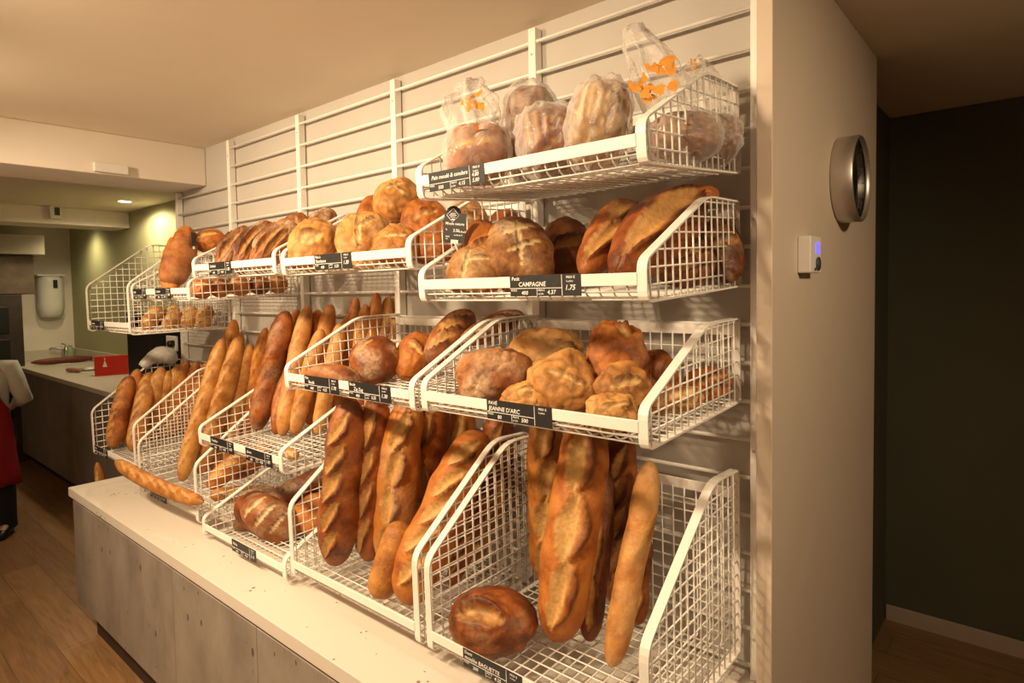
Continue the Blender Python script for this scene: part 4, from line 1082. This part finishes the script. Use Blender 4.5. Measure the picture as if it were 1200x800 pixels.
# --- tall basket nearest the pillar (D1)
g = 'standing loaves in the tall basket nearest the pillar'
TB['group'] = g
stick('D1', 'standing loaf with twisted ears leftmost, against the wire side', 'amber', (642, 690), (640, 470), 42, -.10, slashes='long', ns=4, sw=.42, sd=.30, **TB)
stick('D1', 'biggest standing loaf with torn pale slashes in the tall basket nearest the pillar', 'amber', (652, 760), (691, 480), 60, -.17, slashes='long', ns=3, sw=.36, sd=.24, **TB)
stick('D1', 'slim brown loaf standing between the biggest loaf and the golden stick', 'brown', (690, 756), (708, 545), 32, -.13, slashes='long', ns=3, flour=.15, **TB)
stick('D1', 'dark brown standing loaf behind the golden stick, against the back wires', 'brown', (722, 712), (728, 500), 40, -.09, slashes='diag', ns=5, sd=.2, **TB)
stick('D1', 'slim golden floury baguette standing alone at the right, foot at the very front', 'gold', (716, 786), (764, 540), 32, -.13, group=g, slashes=None, taper=5, lump=.05, flour=.3, n=80)
stick('D1', 'reddish brown loaf mostly hidden behind the slim golden baguette', 'brown', (746, 735), (752, 610), 26, -.10, slashes='diag', ns=3, **TB)
loaf('D1', 'round dark rustic loaf with one wide slash lying at the front left corner', 'brown', (577, 728), -.405, 104, 90, .74, -12, group=g, out=Vector((.12, -.3, 1)), slashes=[(-.80, -.30, .45, -.50, .24, .16)], flour=.15, lump=.08, burn_top=.9, crease=.05)

# ------------------------------------------------------------------ loaves in plastic bags (A1)
def bag_mat():
    m, nt, b = newmat('clear plastic film'); L = nt.links.new
    out = nt.nodes['Material Output']
    tr = N(nt, 'ShaderNodeBsdfTransparent'); tr.inputs['Color'].default_value = (.96, .95, .94, 1)
    b.inputs['Base Color'].default_value = (.92, .88, .84, 1); b.inputs['Roughness'].default_value = .18; b.inputs['Specular IOR Level'].default_value = .9
    tc = N(nt, 'ShaderNodeTexCoord'); nz = N(nt, 'ShaderNodeTexNoise'); nz.inputs['Scale'].default_value = 11; nz.inputs['Detail'].default_value = 4; nz.inputs['Distortion'].default_value = 2.5
    L(tc.outputs['Object'], nz.inputs['Vector'])
    bp = N(nt, 'ShaderNodeBump'); bp.inputs['Strength'].default_value = .9; bp.inputs['Distance'].default_value = .012
    L(nz.outputs['Fac'], bp.inputs['Height']); L(bp.outputs['Normal'], b.inputs['Normal'])
    lw = N(nt, 'ShaderNodeLayerWeight'); lw.inputs['Blend'].default_value = .35; L(bp.outputs['Normal'], lw.inputs['Normal'])
    mr = N(nt, 'ShaderNodeMapRange'); mr.inputs[1].default_value = 0; mr.inputs[2].default_value = .8; mr.inputs[3].default_value = .09; mr.inputs[4].default_value = .60
    L(lw.outputs['Facing'], mr.inputs[0])
    mx = N(nt, 'ShaderNodeMixShader'); L(mr.outputs[0], mx.inputs[0]); L(tr.outputs[0], mx.inputs[1]); L(b.outputs[0], mx.inputs[2])
    L(mx.outputs[0], out.inputs['Surface'])
    return m
M['film'] = bag_mat()
M['print'] = plain('orange print', (.85, .36, .05), .5, noise_amt=.15, scale=60)
def bagged(label, c, y, w, h, d, mat, rot=0, tail=None, prints=(), seed=1, slices=True, rear=None):
    p = at(c[0], c[1], 'y', y); m = mpp(p)
    a, b = w * m / 2, h * m / 2
    gap = p.z - b - floor_z('A1', y) - .004
    if gap > -.05: p.z -= gap / 2; b += gap / 2
    root = empty('bagged_loaf', (p.x, p.y, p.z - b), label, 'bagged bread', 'bagged loaves in the top basket')
    inv = Matrix.Translation(-Vector(root.location))
    e3 = (-FW + Vector((0, 0, .25))).normalized(); e1 = (RT - e3 * RT.dot(e3)).normalized(); e2 = e3.cross(e1)
    r = math.radians(rot); f1, f2 = e1 * math.cos(r) + e2 * math.sin(r), e2 * math.cos(r) - e1 * math.sin(r)
    sl = [(-.78 + .26 * k, -.9, -.72 + .26 * k, .9, .045, .03) for k in range(7)] if slices else [X1]
    lf = blob('loaf', p, f1, f2, e3, a * .88, b * .84, b * .92, mat, slashes=sl, seed=seed, flour=.15, p=3.0, lump=.05, sub=4)
    lf.parent = root; lf.matrix_parent_inverse = inv
    vs, fs = ico(5); mb = MB(); mb.f = list(fs); mb.sm = [True] * len(fs)
    dirv = None
    if tail:
        tp = at(tail[0], tail[1], 'y', tail[2] if len(tail) > 2 else y); dirv = (tp - p); tl = dirv.length; dirv.normalize()
    for v in vs:
        x, y_, z = v
        q = 2.6; s_ = (abs(x) ** q + abs(y_) ** q + abs(z) ** q) ** (-1 / q)
        P = p + f1 * (x * s_ * a) + f2 * (y_ * s_ * b * .94) + e3 * (z * s_ * b * 1.05)
        n3 = noise.noise_vector(Vector((x, y_, z)) * 3.2 + Vector((seed * 5, 0, 0)))
        fold = 1 - abs(noise.noise(Vector((x * 2.6 + seed, y_ * 1.1, z * 2.6)))) * 1.6
        P += (f1 * x + f2 * y_ + e3 * z) * (fold - .6) * .13 * b + n3 * .05 * b
        if dirv is not None:
            base = (f1 * (x * s_ * a) + f2 * (y_ * s_ * b) + e3 * (z * s_ * b)).normalized().dot(dirv)
            if base > .55:
                t = (base - .55) / .45                      # pull a gathered neck then a flared open end
                ax = p + dirv * (b * .8 + (tl - b * .8) * t)
                rad = b * (.34 + .50 * math.sin(PI * min(1, max(0, t - .05))) ** 1.3)
                off = P - p; off = off - dirv * off.dot(dirv)
                if off.length > 1e-5: off.normalize()
                ph = math.atan2(off.dot(f1), off.dot(e3) + 1e-9)
                k = t ** .6
                P = P * (1 - k) + (ax + off * rad * (1 + .35 * math.sin(ph * 7 + seed)) + n3 * .02) * k
        mb.v.append(tuple(P))
    bg = mb.build('plastic_bag', M['film'], loc=p); bg.parent = root; bg.matrix_parent_inverse = inv
    for (u, v, pw, ph_, yy) in prints:
        cpt = at(u, v, 'y', yy); mm = mpp(cpt); pm = MB(); rr = random.Random(seed * 13 + int(u))
        for k in range(11):
            ox, oy = rr.uniform(-.5, .5) * pw * mm, rr.uniform(-.5, .5) * ph_ * mm; s1 = rr.uniform(.10, .22) * pw * mm; s2 = s1 * rr.uniform(.5, 1.1)
            an = rr.uniform(0, 3); b0 = len(pm.v)
            for j in range(9):
                aa = 2 * PI * j / 9; q1 = s1 * math.cos(aa) * (1 + .4 * math.sin(3 * aa + an)); q2 = s2 * math.sin(aa)
                pm.v.append(tuple(cpt + RT * (ox + q1 * math.cos(an) - q2 * math.sin(an)) + UP * (oy + q1 * math.sin(an) + q2 * math.cos(an)) - FW * (.0003 * k)))
            pm.f.append(tuple(b0 + j for j in range(9))); pm.sm.append(False)
        o = pm.build('printed_mark', M['print'], loc=cpt); o.parent = root; o.matrix_parent_inverse = inv
    return root
bagged('bagged loaf with an orange-brown side showing, front left of the top basket', (559, 172), -.42, 80, 58, 1, 'amber', 2, tail=(548, 102, -.40), prints=[(553, 118, 26, 22, -.455)], seed=2, slices=False)
bagged('bagged sliced dark loaf at the back, second from left in the top basket', (622, 120), -.20, 68, 38, 1, 'dark', 6, seed=3)
bagged('bagged dark loaf in wrinkled film at the front middle of the top basket', (642, 152), -.37, 78, 58, 1, 'brown', 8, seed=4)
bagged('bagged loaf with pale slices showing, front right of the top basket', (700, 124), -.38, 74, 62, 1, 'rustic', -10, seed=5)
bagged('bagged dark loaf with a tall twisted bag top and orange print at the right', (800, 160), -.30, 90, 58, 1, 'dark', 0, tail=(742, 30, -.36), prints=[(766, 92, 50, 40, -.42), (752, 108, 30, 20, -.43)], seed=6)
bagged('bagged dark loaf at the back right corner with an orange printed corner', (838, 158), -.13, 56, 50, 1, 'dark', 0, tail=(812, 76, -.14), prints=[(815, 76, 10, 12, -.19)], seed=7)

# ------------------------------------------------------------------ light
WARM = (1.0, .745, .465)
def spot(x, y, tx, ty, tz, watts, deg, blend=.7, size=.05, col=WARM, z=2.44):
    ld = bpy.data.lights.new('spot', 'SPOT'); ld.energy = watts; ld.color = col; ld.spot_size = math.radians(deg); ld.spot_blend = blend; ld.shadow_soft_size = size
    o = bpy.data.objects.new('spot', ld); COL.objects.link(o); o.location = (x, y, z)
    o.rotation_euler = (Vector((tx, ty, tz)) - Vector((x, y, z))).to_track_quat('-Z', 'Y').to_euler()
spot(-.50, -1.78, -.45, -.20, 1.25, 98, 112, size=.07)
spot(-1.40, -1.78, -1.35, -.20, 1.30, 104, 112, size=.07)
spot(-2.30, -1.78, -2.25, -.20, 1.30, 104, 112, size=.07)
spot(1.45, -.75, .05, .35, 1.35, 95, 85, blend=1, size=.1)  # added spot that brightens the pillar face
spot(-1.9, -2.6, -1.9, -2.4, 2.5, 60, 165, blend=1, size=.3, z=.95)  # unseen upward spot, added so the ceiling brightens
spot(-.3, -2.6, -.3, -2.4, 2.5, 30, 165, blend=1, size=.3, z=.95)  # weaker second upward spot, also added for the ceiling
ql = at(146, 236, 'z', ZC)
pt = bpy.data.lights.new('downlight_bulb', 'SPOT'); pt.energy = 34; pt.spot_size = math.radians(172); pt.spot_blend = .35; pt.color = (1, .80, .50); pt.shadow_soft_size = .04
pt_ = bpy.data.objects.new('downlight_bulb', pt); COL.objects.link(pt_); pt_.location = (ql.x, ql.y, 2.472)
for u in (100, 136):
    q = at(u, 280, 'y', .55)
    spot(q.x, .40, q.x, .56, 0, 20, 150, blend=1, z=2.42, col=(1, .82, .46), size=.06)
    downlight((q.x, .40, ZC), 'recessed downlight behind the soffit over the service counter, ' + ('further one' if u == 100 else 'nearer one'), 0)
spot(-6.55, -.05, -7.95, -.1, 1.15, 13, 62, blend=1, z=2.30, col=(1, .78, .46), size=.1)  # extra spot added to lift the end wall
spot(-4.4, -1.5, -5.9, .2, .7, 14, 100, blend=1, z=2.45, col=(1, .76, .46), size=.1)  # added spot to brighten the dark service counter front
def area(x, y, z, sx, sy, watts, col, rot=(0, 0, 0)):
    ld = bpy.data.lights.new('area', 'AREA'); ld.shape = 'RECTANGLE'; ld.size = sx; ld.size_y = sy; ld.energy = watts; ld.color = col
    o = bpy.data.objects.new('area', ld); COL.objects.link(o); o.location = (x, y, z); o.rotation_euler = rot
area(-.6, -3.0, 2.44, 4.5, 1.4, 12, (1, .72, .42))  # soft overhead fill, added without a fixture
pl = bpy.data.lights.new('fill_point', 'POINT'); pl.energy = 5; pl.color = (1, .72, .42); pl.shadow_soft_size = .15  # added point fill in mid-room, no lamp hangs there
po_ = bpy.data.objects.new('fill_point', pl); COL.objects.link(po_); po_.location = (-.9, -3.1, 1.95)
w = bpy.data.worlds.new('world'); scene.world = w; w.use_nodes = True
w.node_tree.nodes['Background'].inputs[0].default_value = (1, .75, .5, 1); w.node_tree.nodes['Background'].inputs[1].default_value = .02

# ------------------------------------------------------------------ camera
cd = bpy.data.cameras.new('camera'); cam = bpy.data.objects.new('camera', cd); COL.objects.link(cam)
cd.sensor_fit = 'HORIZONTAL'; cd.sensor_width = 36; cd.lens = F / 1200 * 36
cd.shift_x = -PX / 1200; cd.shift_y = PY / 1200
cd.clip_start = .02
cam.matrix_world = Matrix(((RT.x, UP.x, -FW.x, CP.x), (RT.y, UP.y, -FW.y, CP.y), (RT.z, UP.z, -FW.z, CP.z), (0, 0, 0, 1)))
scene.camera = cam
scene.view_settings.view_transform = 'Standard'
scene.view_settings.look = 'None'
scene.view_settings.exposure = .08
scene.cycles.max_bounces = 8
scene.cycles.transparent_max_bounces = 16
if __name__ == '__main__' and False:
    for l in LOG: print(l)
